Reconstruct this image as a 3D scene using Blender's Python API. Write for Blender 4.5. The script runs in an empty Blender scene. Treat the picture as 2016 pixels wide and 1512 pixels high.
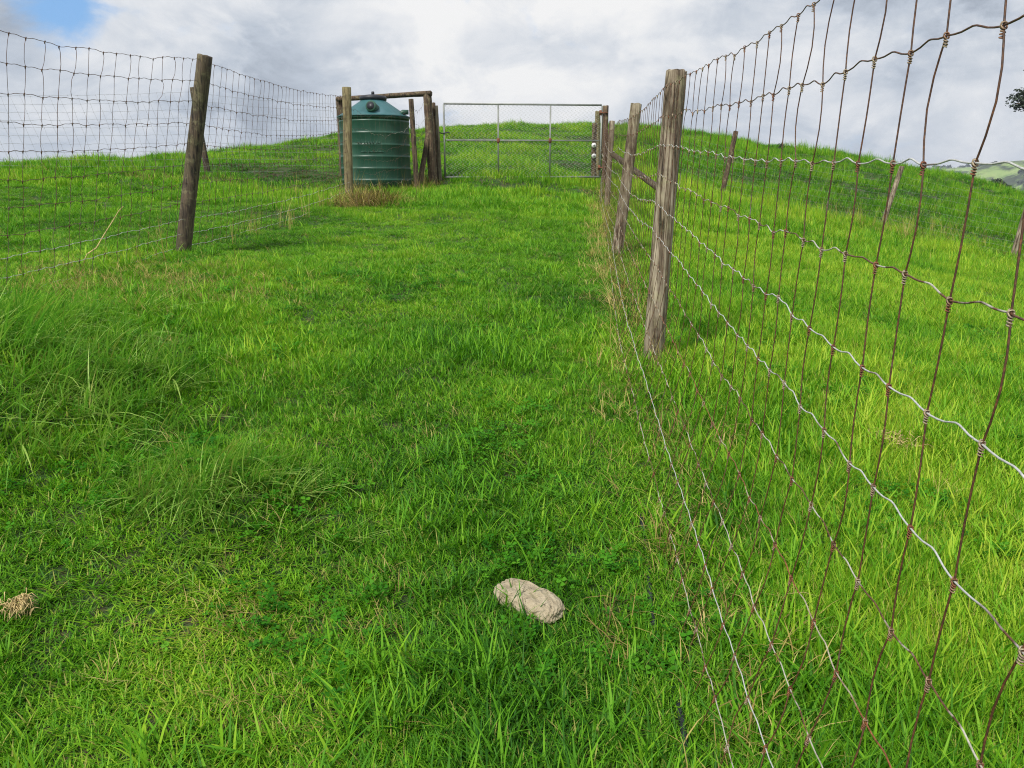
import bpy, bmesh, math, random
import numpy as np
from mathutils import Vector, Matrix

random.seed(7)
RNG = np.random.default_rng(11)
R = math.radians
S = bpy.context.scene
COL = S.collection

# ------------------------------------------------------------------ camera
PITCH = R(15.0)
FPX = 1500.0                       # focal length in pixels of the 2016 px photograph
cam_d = bpy.data.cameras.new("Camera")
cam_d.sensor_width = 36.0
cam_d.lens = 36.0 * FPX / 2016.0
cam_d.clip_start = 0.02
cam_d.clip_end = 20000
cam = bpy.data.objects.new("Camera", cam_d)
COL.objects.link(cam)
cam.location = (0, 0, 0)           # the eye is the origin, about 1.5 m above the turf
cam.rotation_euler = (R(90) - PITCH, 0, 0)
S.camera = cam

# ------------------------------------------------------------------ light
S.view_settings.view_transform = 'Standard'
S.view_settings.look = 'None'
S.view_settings.exposure = 0.5
S.view_settings.gamma = 1
S.cycles.max_bounces = 5
S.cycles.filter_width = 1.1
S.cycles.use_denoising = True
S.cycles.denoising_prefilter = 'NONE'
S.cycles.diffuse_bounces = 3
S.cycles.glossy_bounces = 2
S.cycles.transmission_bounces = 2
S.cycles.sample_clamp_indirect = 4.0
S.cycles.sample_clamp_direct = 12.0
SUN_EL, SUN_AZ = R(48), R(215)     # azimuth the light comes from, clockwise from +Y
sun_d = bpy.data.lights.new("Sun", 'SUN')
sun_d.energy = 3.2
sun_d.angle = R(8)
sun_d.color = (1.0, 0.95, 0.87)
sun = bpy.data.objects.new("Sun", sun_d)
COL.objects.link(sun)
sdir = Vector((math.sin(SUN_AZ) * math.cos(SUN_EL), math.cos(SUN_AZ) * math.cos(SUN_EL), math.sin(SUN_EL)))
sun.rotation_euler = (-sdir).to_track_quat('-Z', 'Y').to_euler()
sun.location = sdir * 50


class NT:
    """tiny node-tree writer"""
    def __init__(s, tree):
        s.t = tree
        s.n = tree.nodes
        s.l = tree.links

    def node(s, typ, ins=None, **props):
        nd = s.n.new(typ)
        for k, v in props.items():
            setattr(nd, k, v)
        for k, v in (ins or {}).items():
            s.put(nd.inputs[k], v)
        return nd

    def put(s, sock, v):
        if isinstance(v, bpy.types.NodeSocket):
            s.l.new(v, sock)
        else:
            sock.default_value = v

    def math(s, op, a, b=0.0, clamp=False):
        nd = s.node('ShaderNodeMath', operation=op)
        nd.use_clamp = clamp
        s.put(nd.inputs[0], a)
        s.put(nd.inputs[1], b)
        return nd.outputs[0]

    def mix(s, f, a, b, blend='MIX'):
        nd = s.node('ShaderNodeMix', data_type='RGBA', blend_type=blend)
        s.put(nd.inputs[0], f)
        s.put(nd.inputs[6], a)
        s.put(nd.inputs[7], b)
        return nd.outputs[2]

    def noise(s, vec, scale, detail=3.0, rough=0.5, dist=0.0):
        nd = s.node('ShaderNodeTexNoise', {'Scale': scale, 'Detail': detail, 'Roughness': rough, 'Distortion': dist})
        s.put(nd.inputs['Vector'], vec)
        return nd.outputs['Fac']

    def ramp(s, f, stops, interp='LINEAR'):
        nd = s.node('ShaderNodeValToRGB')
        cr = nd.color_ramp
        cr.interpolation = interp
        while len(cr.elements) < len(stops):
            cr.elements.new(0.5)
        for e, (p, c) in zip(cr.elements, stops):
            e.position = p
            e.color = (*c, 1) if len(c) == 3 else c
        s.put(nd.inputs[0], f)
        return nd.outputs[0]

    def maprange(s, v, a, b, c=0.0, d=1.0, smooth=False):
        nd = s.node('ShaderNodeMapRange', {'From Min': a, 'From Max': b, 'To Min': c, 'To Max': d})
        if smooth:
            nd.interpolation_type = 'SMOOTHSTEP'
        s.put(nd.inputs['Value'], v)
        return nd.outputs[0]

    def vmul(s, vec, xyz):
        nd = s.node('ShaderNodeVectorMath', operation='MULTIPLY')
        s.put(nd.inputs[0], vec)
        s.put(nd.inputs[1], xyz)
        return nd.outputs[0]


# ------------------------------------------------------------------ sky
def px_dir(u, v):
    a = (756 - v) / FPX
    d = Vector(((u - 1008) / FPX, math.cos(PITCH) + a * math.sin(PITCH), -math.sin(PITCH) + a * math.cos(PITCH)))
    return d


def build_world():
    w = bpy.data.worlds.new("World")
    S.world = w
    w.use_nodes = True
    t = NT(w.node_tree)
    for nd in list(t.n):
        t.n.remove(nd)
    out = t.node('ShaderNodeOutputWorld')
    bg = t.node('ShaderNodeBackground', {'Strength': 0.1})
    t.l.new(bg.outputs[0], out.inputs[0])
    sky = t.node('ShaderNodeTexSky', sky_type='NISHITA')
    sky.sun_disc = False
    sky.sun_elevation = SUN_EL
    sky.sun_rotation = SUN_AZ
    tc = t.node('ShaderNodeTexCoord').outputs['Generated']
    nrm = t.node('ShaderNodeVectorMath', operation='NORMALIZE')
    t.put(nrm.inputs[0], tc)
    d = nrm.outputs[0]
    sep = t.node('ShaderNodeSeparateXYZ')
    t.put(sep.inputs[0], d)
    z = t.math('MAXIMUM', sep.outputs[2], 0.0)
    den = t.math('ADD', z, 0.32)
    cx = t.math('DIVIDE', sep.outputs[0], den)
    cy = t.math('DIVIDE', sep.outputs[1], den)
    comb = t.node('ShaderNodeCombineXYZ')
    t.put(comb.inputs[0], cx)
    t.put(comb.inputs[1], cy)
    p = comb.outputs[0]
    # cloud billows: brightness
    pd = t.vmul(d, (1.0, 1.0, 1.75))
    n1 = t.noise(pd, 3.3, 12, 0.55, 0.3)
    shift = t.node('ShaderNodeVectorMath', operation='ADD')
    t.put(shift.inputs[0], pd)
    shift.inputs[1].default_value = (3.7, 9.1, 4.0)
    n2 = t.noise(shift.outputs[0], 8.5, 10, 0.6, 0.4)
    n3 = t.noise(shift.outputs[0], 1.9, 6, 0.5, 0.2)

    edge = t.maprange(t.noise(pd, 4.6, 13, 0.58, 0.45), 0.46, 0.57, -0.5, 0.5, smooth=True)

    def lobe(u, v, rad):
        c = px_dir(u, v).normalized()
        dt = t.node('ShaderNodeVectorMath', operation='DISTANCE')
        t.put(dt.inputs[0], d)
        dt.inputs[1].default_value = c
        return t.maprange(dt.outputs['Value'], rad * 0.15, rad, 1.0, 0.0, smooth=True)

    bright = t.math('ADD', t.math('MULTIPLY', n1, 0.56), t.math('MULTIPLY', n2, 0.44))
    bright = t.math('ADD', bright, t.math('MULTIPLY', t.math('SUBTRACT', n3, 0.5), 0.30))
    bright = t.math('ADD', bright, t.math('MULTIPLY', edge, 0.085))
    for (u, v, rad, amt) in ((5, 20, 0.10, -0.16), (1720, 110, 0.22, -0.10), (250, 275, 0.18, -0.11), (520, 265, 0.16, -0.10), (420, 85, 0.10, -0.03), (1450, 240, 0.20, -0.04),
                             (600, 60, 0.30, 0.03), (820, 100, 0.18, 0.06), (1060, 110, 0.26, 0.06), (200, 40, 0.12, 0.07), (1480, 60, 0.14, 0.05),
                             (200, 320, 0.10, 0.09), (430, 330, 0.08, 0.05), (1950, 290, 0.18, 0.03), (330, 160, 0.16, 0.03)):
        bright = t.math('ADD', bright, t.math('MULTIPLY', lobe(u, v, rad), amt))
    # soft photographic cloud tones, lit clouds radiance x10 because of the 0.1 strength
    cloud = t.ramp(t.maprange(bright, 0.34, 0.64), [(0.0, (2.7, 3.05, 3.6)), (0.22, (3.7, 4.1, 4.7)), (0.45, (4.6, 4.9, 5.35)), (0.70, (5.6, 5.75, 6.0)), (1.0, (6.5, 6.5, 6.5))])
    gap = t.math('SUBTRACT', t.noise(shift.outputs[0], 9.0, 9, 0.58, 0.3), 0.30)
    gap = t.math('SUBTRACT', gap, t.math('MULTIPLY', lobe(108, 6, 0.075), 0.34))
    cover = t.maprange(gap, -0.22, 0.09, 0.0, 1.0, smooth=True)
    blue = t.mix(0.75, sky.outputs[0], (1.5, 3.3, 6.2, 1))
    col = t.mix(cover, blue, cloud)
    t.put(bg.inputs['Color'], col)
    return w


build_world()


# ------------------------------------------------------------------ materials
def new_mat(name):
    m = bpy.data.materials.new(name)
    m.use_nodes = True
    t = NT(m.node_tree)
    for nd in list(t.n):
        t.n.remove(nd)
    out = t.node('ShaderNodeOutputMaterial')
    return m, t, out


def principled(t, out, **ins):
    b = t.node('ShaderNodeBsdfPrincipled')
    for k, v in ins.items():
        t.put(b.inputs[k.replace('_', ' ')], v)
    t.l.new(b.outputs[0], out.inputs[0])
    return b


def bump(t, h, strength, dist=0.01):
    b = t.node('ShaderNodeBump', {'Strength': strength, 'Distance': dist})
    t.put(b.inputs['Height'], h)
    return b.outputs[0]


def mat_grass(name, stops, dry_base=(0.12, 0.13, 0.03), trans=0.30, spec=0.16):
    m, t, out = new_mat(name)
    at = t.node('ShaderNodeAttribute', attribute_name='tint', attribute_type='INSTANCER').outputs['Fac']
    bc = t.node('ShaderNodeAttribute', attribute_name='bc', attribute_type='GEOMETRY')
    sp = t.node('ShaderNodeSeparateColor')
    t.put(sp.inputs[0], bc.outputs['Color'])
    along, rnd = sp.outputs[0], sp.outputs[1]
    f = t.math('ADD', at, t.math('MULTIPLY', t.math('SUBTRACT', rnd, 0.5), 0.62), clamp=True)
    col = t.ramp(f, stops)
    # old pale sheath at the foot of a blade, as real grass has
    foot = t.maprange(along, 0.0, 0.28, 0.5, 0.0)
    col = t.mix(foot, col, (*dry_base, 1))
    # a few blades have yellowed
    old = t.maprange(rnd, 0.955, 0.985, 0.0, 0.75)
    col = t.mix(old, col, (0.36, 0.30, 0.10, 1))
    pb = t.node('ShaderNodeBsdfPrincipled', {'Roughness': 0.55})
    pb.inputs['Specular IOR Level'].default_value = spec
    t.put(pb.inputs['Base Color'], col)
    tr = t.node('ShaderNodeBsdfTranslucent')
    t.put(tr.inputs[0], t.mix(0.5, col, (0.55, 0.85, 0.12, 1), 'OVERLAY'))
    mx = t.node('ShaderNodeMixShader')
    mx.inputs[0].default_value = trans
    t.l.new(pb.outputs[0], mx.inputs[1])
    t.l.new(tr.outputs[0], mx.inputs[2])
    t.l.new(mx.outputs[0], out.inputs[0])
    return m


M = {}
M['grass'] = mat_grass('grass_blades', [(0.0, (0.032, 0.130, 0.009)), (0.35, (0.102, 0.290, 0.013)), (0.65, (0.190, 0.400, 0.018)), (1.0, (0.38, 0.50, 0.04))])
M['rank'] = mat_grass('rank_grass_blades', [(0.0, (0.045, 0.150, 0.022)), (0.4, (0.11, 0.29, 0.035)), (0.7, (0.19, 0.40, 0.05)), (1.0, (0.34, 0.48, 0.10))], trans=0.30, spec=0.4)
M['clover'] = mat_grass('clover_leaves', [(0.0, (0.022, 0.12, 0.008)), (0.5, (0.055, 0.22, 0.010)), (1.0, (0.12, 0.32, 0.02))], (0.05, 0.16, 0.02), 0.3, 0.1)
M['dry'] = mat_grass('dry_grass_blades', [(0.0, (0.09, 0.06, 0.025)), (0.35, (0.24, 0.17, 0.06)), (0.7, (0.44, 0.34, 0.11)), (1.0, (0.58, 0.48, 0.19))], (0.12, 0.08, 0.03), 0.25)


def mat_ground():
    m, t, out = new_mat('turf_soil')
    pos = t.node('ShaderNodeNewGeometry').outputs['Position']
    a = t.noise(pos, 0.35, 6, 0.6)
    b = t.noise(pos, 9.0, 6, 0.65)
    g = t.ramp(t.math('ADD', t.math('MULTIPLY', a, 0.5), t.math('MULTIPLY', b, 0.5)),
               [(0.30, (0.018, 0.040, 0.008)), (0.5, (0.030, 0.085, 0.012)), (0.7, (0.06, 0.13, 0.018))])
    soil = t.ramp(t.noise(pos, 26, 5, 0.6), [(0.3, (0.035, 0.028, 0.014)), (0.7, (0.085, 0.07, 0.03))])
    col = t.mix(t.maprange(b, 0.45, 0.62), g, soil)
    principled(t, out, Base_Color=col, Roughness=0.95, Normal=bump(t, t.noise(pos, 40, 6, 0.7), 0.8, 0.03))
    return m


def mat_wood(name, light, dark, green=0.35, scale=1.0, lichen=0.3):
    m, t, out = new_mat(name)
    pos = t.node('ShaderNodeNewGeometry').outputs['Position']
    st = t.vmul(pos, (34 * scale, 34 * scale, 2.2 * scale))
    g1 = t.noise(st, 1.0, 8, 0.65, 0.6)
    g2 = t.noise(t.vmul(pos, (80 * scale, 80 * scale, 3.0 * scale)), 1.0, 5, 0.6, 0.3)
    blot = t.noise(pos, 5.5 * scale, 6, 0.6)
    f = t.math('ADD', t.math('MULTIPLY', g1, 0.6), t.math('MULTIPLY', g2, 0.4))
    mid = tuple((a + b) / 2 for a, b in zip(light, dark))
    col = t.ramp(f, [(0.38, tuple(c * 0.28 for c in dark)), (0.45, dark), (0.52, mid), (0.62, light)])
    col = t.mix(t.maprange(blot, 0.48, 0.68, 0, 0.65), col, tuple(c * 0.55 for c in dark) + (1,))
    # lichen and algae patches
    li = t.math('MULTIPLY', t.maprange(t.noise(pos, 13, 7, 0.7), 0.53, 0.66), lichen)
    col = t.mix(li, col, (0.34, 0.33, 0.17, 1))
    al = t.math('MULTIPLY', t.maprange(t.noise(pos, 3.2, 5, 0.6), 0.47, 0.68), green)
    col = t.mix(al, col, (0.10, 0.11, 0.035, 1))
    cr = t.maprange(g1, 0.30, 0.42, 0.0, 1.0)
    principled(t, out, Base_Color=col, Roughness=0.9, Normal=bump(t, t.math('ADD', cr, t.math('MULTIPLY', g2, 0.6)), 0.9, 0.012))
    return m


M['ground'] = mat_ground()
M['wood_grey'] = mat_wood('weathered_grey_timber', (0.43, 0.37, 0.27), (0.115, 0.08, 0.052), 0.3)
M['wood_dark'] = mat_wood('dark_mossy_timber', (0.135, 0.10, 0.06), (0.036, 0.025, 0.018), 0.35)
M['wood_olive'] = mat_wood('lichened_olive_timber', (0.32, 0.27, 0.14), (0.13, 0.10, 0.05), 0.55)
M['wood_brown'] = mat_wood('brown_old_timber', (0.165, 0.11, 0.066), (0.05, 0.032, 0.02), 0.1, lichen=0.45)


def mat_wire(name, rust_lo, rust_hi, galv=(0.56, 0.57, 0.55), scale=7.0, r0=(0.040, 0.018, 0.010), r1=(0.105, 0.048, 0.022), r2=(0.22, 0.095, 0.035)):
    m, t, out = new_mat(name)
    pos = t.node('ShaderNodeNewGeometry').outputs['Position']
    n = t.noise(pos, scale, 4, 0.6)
    fine = t.noise(pos, 160, 3, 0.6)
    rust = t.ramp(fine, [(0.3, r0), (0.55, r1), (0.75, r2)])
    g = t.ramp(fine, [(0.3, tuple(c * 0.62 for c in galv)), (0.7, galv)])
    f = t.maprange(n, rust_lo, rust_hi)
    col = t.mix(f, g, rust)
    met = t.maprange(f, 0, 1, 0.35, 0.0)
    principled(t, out, Base_Color=col, Roughness=0.58, Metallic=met)
    return m


M['wire_rust'] = mat_wire('rusty_stay_wire', 0.18, 0.36, r0=(0.028, 0.012, 0.006), r1=(0.085, 0.035, 0.013), r2=(0.20, 0.08, 0.026))
M['wire_mix'] = mat_wire('part_rusted_wire', 0.485, 0.525, (0.56, 0.54, 0.45))
M['wire_galv'] = mat_wire('galvanised_wire', 0.58, 0.66, (0.62, 0.63, 0.60), 4)
M['wire_red'] = mat_wire('orange_rusted_wire', 0.43, 0.48, (0.50, 0.45, 0.33), 6, (0.075, 0.024, 0.010), (0.20, 0.062, 0.022), (0.36, 0.14, 0.05))
M['wire_dark'] = mat_wire('dark_weathered_wire', 0.30, 0.55, (0.17, 0.15, 0.13), 5)
M['wire_thin'] = mat_wire('grey_far_wire', 0.62, 0.75, (0.36, 0.37, 0.37), 4)
M['knot'] = mat_wire('knot_wire', 0.44, 0.54, (0.40, 0.33, 0.22), 9, (0.06, 0.022, 0.010), (0.18, 0.062, 0.024), (0.34, 0.14, 0.05))


def mat_simple(name, col, rough=0.5, metal=0.0, var=0.15, scale=8.0, bstr=0.0):
    m, t, out = new_mat(name)
    pos = t.node('ShaderNodeNewGeometry').outputs['Position']
    n = t.noise(pos, scale, 6, 0.6)
    c = t.ramp(n, [(0.3, tuple(x * (1 - var) for x in col)), (0.7, tuple(min(1, x * (1 + var)) for x in col))])
    b = principled(t, out, Base_Color=c, Roughness=rough, Metallic=metal)
    if bstr:
        t.put(b.inputs['Normal'], bump(t, t.noise(pos, scale * 6, 5, 0.6), bstr, 0.01))
    return m


M['pipe'] = mat_simple('galvanised_pipe', (0.24, 0.255, 0.235), 0.55, 0.3, 0.25, 6)
M['link'] = mat_simple('chain_link_wire', (0.48, 0.50, 0.48), 0.5, 0.3, 0.2, 6)
M['rust'] = mat_simple('rust', (0.16, 0.06, 0.03), 0.85, 0.0, 0.4, 20)
M['black'] = mat_simple('black_plastic', (0.018, 0.02, 0.026), 0.45, 0, 0.3, 10)
M['white'] = mat_simple('white_porcelain', (0.78, 0.78, 0.76), 0.3, 0, 0.05)
M['leaf_dark'] = mat_simple('dark_tree_leaves', (0.022, 0.038, 0.018), 0.7, 0, 0.5, 3)
M['bark'] = mat_simple('tree_bark', (0.10, 0.075, 0.05), 0.9, 0, 0.4, 10, 0.5)


def mat_tank(name='green_polyethylene', tint=(1, 1, 1)):
    m, t, out = new_mat(name)
    pos = t.node('ShaderNodeNewGeometry').outputs['Position']
    n = t.noise(t.vmul(pos, (2.5, 2.5, 0.9)), 1.0, 7, 0.62)
    sc = t.noise(t.vmul(pos, (9, 9, 40)), 1.0, 5, 0.7)
    c = t.ramp(n, [(0.32, (0.011, 0.050, 0.032)), (0.52, (0.018, 0.072, 0.046)), (0.72, (0.045, 0.105, 0.072))])
    c = t.mix(t.maprange(sc, 0.60, 0.75, 0, 0.35), c, (0.16, 0.24, 0.20, 1))
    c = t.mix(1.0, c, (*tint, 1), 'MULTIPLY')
    b = principled(t, out, Base_Color=c, Roughness=t.maprange(n, 0.3, 0.7, 0.36, 0.55))
    b.inputs['Specular IOR Level'].default_value = 0.4
    t.put(b.inputs['Normal'], bump(t, t.noise(pos, 5, 4, 0.5), 0.12, 0.03))
    return m


M['tank'] = mat_tank()
M['tank_roof'] = mat_tank('blue_green_polyethylene', (1.5, 1.5, 2.5))  # bluish sky sheen of the green roof mixed into its base colour


def mat_stone():
    m, t, out = new_mat('pale_porous_stone')
    pos = t.node('ShaderNodeNewGeometry').outputs['Position']
    n = t.noise(pos, 30, 8, 0.7)
    pits = t.maprange(t.noise(pos, 70, 5, 0.7), 0.26, 0.38, 0.0, 1.0)
    c = t.ramp(n, [(0.3, (0.30, 0.24, 0.15)), (0.5, (0.44, 0.37, 0.25)), (0.72, (0.54, 0.47, 0.34))])
    c = t.mix(t.maprange(t.noise(pos, 18, 5, 0.6), 0.56, 0.66, 0, 0.6), c, (0.20, 0.19, 0.07, 1))
    c = t.mix(pits, (0.26, 0.20, 0.11, 1), c)
    principled(t, out, Base_Color=c, Roughness=0.95, Normal=bump(t, t.math('ADD', t.math('MULTIPLY', pits, 0.5), n), 1.0, 0.02))
    return m


M['stone'] = mat_stone()


def mat_hills():
    m, t, out = new_mat('far_pasture_and_bush')
    pos = t.node('ShaderNodeNewGeometry').outputs['Position']
    a = t.noise(pos, 0.016, 9, 0.66, 0.6)
    b = t.noise(pos, 0.05, 5, 0.6)
    past = t.ramp(b, [(0.3, (0.13, 0.22, 0.06)), (0.55, (0.22, 0.31, 0.09)), (0.75, (0.34, 0.35, 0.16))])
    wood = t.ramp(t.noise(pos, 0.2, 4, 0.6), [(0.3, (0.016, 0.028, 0.014)), (0.7, (0.05, 0.068, 0.03))])
    col = t.mix(t.maprange(a, 0.47, 0.53), past, wood)
    principled(t, out, Base_Color=col, Roughness=0.95)
    return m


M['hills'] = mat_hills()


# ------------------------------------------------------------------ mesh helpers
class MB:
    def __init__(s):
        s.v, s.f, s.mi = [], [], []

    def add(s, verts, faces, mi=0):
        o = len(s.v)
        s.v.extend([tuple(p) for p in verts])
        s.f.extend([tuple(i + o for i in f) for f in faces])
        s.mi.extend([mi] * len(faces))

    def tube(s, pts, rad, n=6, mi=0, cap=True):
        pts = [Vector(p) for p in pts]
        k = len(pts)
        rads = rad if isinstance(rad, (list, tuple)) else [rad] * k
        prev = None
        verts, faces = [], []
        for i, p in enumerate(pts):
            tg = (pts[min(i + 1, k - 1)] - pts[max(i - 1, 0)])
            if tg.length < 1e-9:
                tg = Vector((0, 0, 1))
            tg.normalize()
            if prev is None:
                ref = Vector((0, 0, 1)) if abs(tg.z) < 0.9 else Vector((1, 0, 0))
                a = tg.cross(ref).normalized()
            else:
                a = (prev - tg * prev.dot(tg))
                if a.length < 1e-6:
                    a = tg.orthogonal()
                a.normalize()
            prev = a
            b = tg.cross(a)
            for j in range(n):
                th = 2 * math.pi * j / n
                verts.append(p + (a * math.cos(th) + b * math.sin(th)) * rads[i])
        for i in range(k - 1):
            for j in range(n):
                j2 = (j + 1) % n
                faces.append((i * n + j, i * n + j2, (i + 1) * n + j2, (i + 1) * n + j))
        if cap:
            faces.append(tuple(range(n - 1, -1, -1)))
            faces.append(tuple((k - 1) * n + j for j in range(n)))
        s.add(verts, faces, mi)

    def box(s, c, ax, ay, az, mi=0):
        c, ax, ay, az = map(Vector, (c, ax, ay, az))
        vs = [c + ax * i + ay * j + az * k for k in (-1, 1) for j in (-1, 1) for i in (-1, 1)]
        s.add(vs, [(0, 2, 3, 1), (4, 5, 7, 6), (0, 1, 5, 4), (2, 6, 7, 3), (0, 4, 6, 2), (1, 3, 7, 5)], mi)

    def lathe(s, prof, c, n=40, mi=0, wob=None):
        verts, faces = [], []
        for r, z in prof:
            for j in range(n):
                th = 2 * math.pi * j / n
                rr = r * (wob(th, z) if wob else 1)
                verts.append((c[0] + rr * math.cos(th), c[1] + rr * math.sin(th), c[2] + z))
        k = len(prof)
        for i in range(k - 1):
            for j in range(n):
                j2 = (j + 1) % n
                faces.append((i * n + j, i * n + j2, (i + 1) * n + j2, (i + 1) * n + j))
        faces.append(tuple(range(n - 1, -1, -1)))
        faces.append(tuple((k - 1) * n + j for j in range(n)))
        s.add(verts, faces, mi)

    def build(s, name, mats, parent=None, smooth=True, loc=None):
        off = world_loc(parent) if parent else (Vector(loc) if loc else Vector((0, 0, 0)))
        me = bpy.data.meshes.new(name)
        me.from_pydata([tuple(Vector(p) - off) for p in s.v], [], s.f)
        for m in (mats if isinstance(mats, (list, tuple)) else [mats]):
            me.materials.append(m)
        if any(s.mi):
            me.polygons.foreach_set('material_index', s.mi)
        if smooth:
            me.polygons.foreach_set('use_smooth', [True] * len(me.polygons))
        me.update()
        o = bpy.data.objects.new(name, me)
        COL.objects.link(o)
        if parent:
            o.parent = parent
        elif loc:
            o.location = loc
        return o


def world_loc(o):
    v = Vector((0, 0, 0))
    while o:
        v += o.location
        o = o.parent
    return v


def tag(o, label=None, cat=None, group=None, kind=None):
    if label:
        o['label'] = label
    if cat:
        o['category'] = cat
    if group:
        o['group'] = group
    if kind:
        o['kind'] = kind
    return o


def empty(name, loc, label, cat, group=None):
    o = bpy.data.objects.new(name, None)
    o.empty_display_size = 0.2
    COL.objects.link(o)
    o.location = loc
    return tag(o, label, cat, group)


def at(u, v, Y):
    """the point on the sight line of a photograph pixel at forward distance Y"""
    d = px_dir(u, v)
    return d * (Y / d.y)


# ------------------------------------------------------------------ terrain
def hashn(ix, iy, seed):
    h = (ix.astype(np.int64) * 374761393 + iy.astype(np.int64) * 668265263 + seed * 1442695041) & 0xffffffff
    h = ((h ^ (h >> 13)) * 1274126177) & 0xffffffff
    h = h ^ (h >> 16)
    return (h & 0xffffff) / float(0xffffff)


def vnoise(x, y, seed=0):
    x = np.asarray(x, float)
    y = np.asarray(y, float)
    ix, iy = np.floor(x), np.floor(y)
    fx, fy = x - ix, y - iy
    fx = fx * fx * fx * (fx * (fx * 6 - 15) + 10)
    fy = fy * fy * fy * (fy * (fy * 6 - 15) + 10)
    a, b = hashn(ix, iy, seed), hashn(ix + 1, iy, seed)
    c, d = hashn(ix, iy + 1, seed), hashn(ix + 1, iy + 1, seed)
    return (a * (1 - fx) + b * fx) * (1 - fy) + (c * (1 - fx) + d * fx) * fy


def fbm(x, y, seed=0, octv=4):
    s, amp, tot = 0.0, 1.0, 0.0
    for i in range(octv):
        s = s + amp * vnoise(x * 2 ** i + 17.3 * i, y * 2 ** i - 9.1 * i, seed + i)
        tot += amp
        amp *= 0.5
    return s / tot


def P(u, v, Y):
    p = at(u, v, Y)
    return (p.x, p.y, p.z)


CTRL = [
    # along the path and the right-hand fence
    (0.0, 0.0, -1.50), (0.5, 1.4, -1.44), (0.7, 2.0, -1.40), (0.6, 3.0, -1.30), (0.8, 4.0, -1.19), (1.0, 4.6, -1.13),
    P(1218, 500, 9.0), P(1196, 418, 14.2), P(1187, 372, 16.8), P(878, 352, 16.8), P(1030, 352, 16.8),
    (-0.4, 4.6, -1.04), (-0.6, 9.0, -0.72), (-0.4, 2.2, -1.39), (-0.4, 12.5, -0.42),
    # left-hand side
    P(360, 500, 7.5), P(5, 592, 5.0), P(686, 398, 13.2), (-1.9, 3.2, -1.10), (-2.6, 3.0, -1.02), (-1.2, 1.8, -1.40), (-2.0, 1.6, -1.36),
    (-2.4, 16.4, -0.14), P(406, 336, 16.5), P(10, 350, 13.0), (-5.5, 8.0, -0.52), (-4.0, 2.0, -1.2),
    # right field
    P(1420, 385, 20), P(1735, 450, 19), P(1995, 508, 17), (2.6, 5.0, -1.24), (4.6, 7.0, -1.36), (3.2, 10.0, -0.95), (2.4, 2.0, -1.56), (7.5, 11.0, -1.55), (4.5, 15.0, -0.75),
    # the crest
    P(980, 248, 32), P(1180, 252, 32), P(1260, 252, 32), P(1350, 262, 32), P(1500, 287, 32), P(1600, 301, 32), P(1700, 316, 32), P(1800, 335, 32), P(1900, 357, 31), P(2016, 387, 30),
    P(860, 255, 30), P(660, 273, 28), P(500, 294, 27), P(420, 304, 26), P(300, 327, 25), P(150, 338, 24), P(0, 345, 22), P(-300, 352, 20), P(2400, 480, 27),
    # beyond the crest
    (0, 42, 2.0), (-10, 40, 0.3), (-20, 36, -1.6), (-25, 24, -0.9), (-28, 10, -1.2), (12, 44, 0.6), (24, 42, -2.2), (30, 30, -3.2), (30, 14, -4.2), (18, 8, -3.2), (0, -8, -2.2), (-15, -5, -1.8), (15, -6, -3.4), (0, 55, 0.5),
]
_C = np.array(CTRL)


def _U(r2):
    return np.where(r2 > 1e-12, 0.5 * r2 * np.log(np.maximum(r2, 1e-12)), 0.0)


_n = len(_C)
_K = _U((_C[:, None, 0] - _C[None, :, 0]) ** 2 + (_C[:, None, 1] - _C[None, :, 1]) ** 2) + np.eye(_n) * 0.25
_Pm = np.c_[np.ones(_n), _C[:, :2]]
_A = np.block([[_K, _Pm], [_Pm.T, np.zeros((3, 3))]])
_W = np.linalg.solve(_A, np.r_[_C[:, 2], np.zeros(3)])


def tps(x, y):
    out = np.zeros_like(x)
    for i in range(0, x.size, 20000):
        sl = slice(i, i + 20000)
        r2 = (x[sl, None] - _C[None, :, 0]) ** 2 + (y[sl, None] - _C[None, :, 1]) ** 2
        out[sl] = _U(r2) @ _W[:_n] + _W[_n] + _W[_n + 1] * x[sl] + _W[_n + 2] * y[sl]
    return out


def ground_z(x, y):
    x = np.atleast_1d(np.asarray(x, float)).ravel()
    y = np.atleast_1d(np.asarray(y, float)).ravel()
    dx, dy = x, y - 18.0
    r = np.hypot(dx, dy)
    k = np.minimum(1.0, 34.0 / np.maximum(r, 1e-6))
    z = tps(dx * k, 18.0 + dy * k)
    over = np.maximum(r - 34.0, 0)
    z = z - 75.0 * (1 - np.exp(-over / 200.0)) - 0.0
    # hummocks of grazed hill pasture
    far = np.clip((y - 4) / 18.0, 0, 1)
    amp = 0.05 + 0.27 * far
    z = z + amp * (fbm(x * 0.62, y * 0.95, 3, 3) - 0.5) + 0.05 * (fbm(x * 2.3, y * 2.3, 8, 2) - 0.5)
    # the rank bank under the tall grass on the left and the tussock nearer the path
    z = z + 0.16 * np.exp(-(((x + 2.75) / 0.7) ** 2 + ((y - 3.7) / 0.8) ** 2))
    z = z + 0.10 * np.exp(-(((x + 1.15) / 0.35) ** 2 + ((y - 2.85) / 0.3) ** 2))
    return z


def gz(x, y):
    return float(ground_z(x, y)[0])


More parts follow.
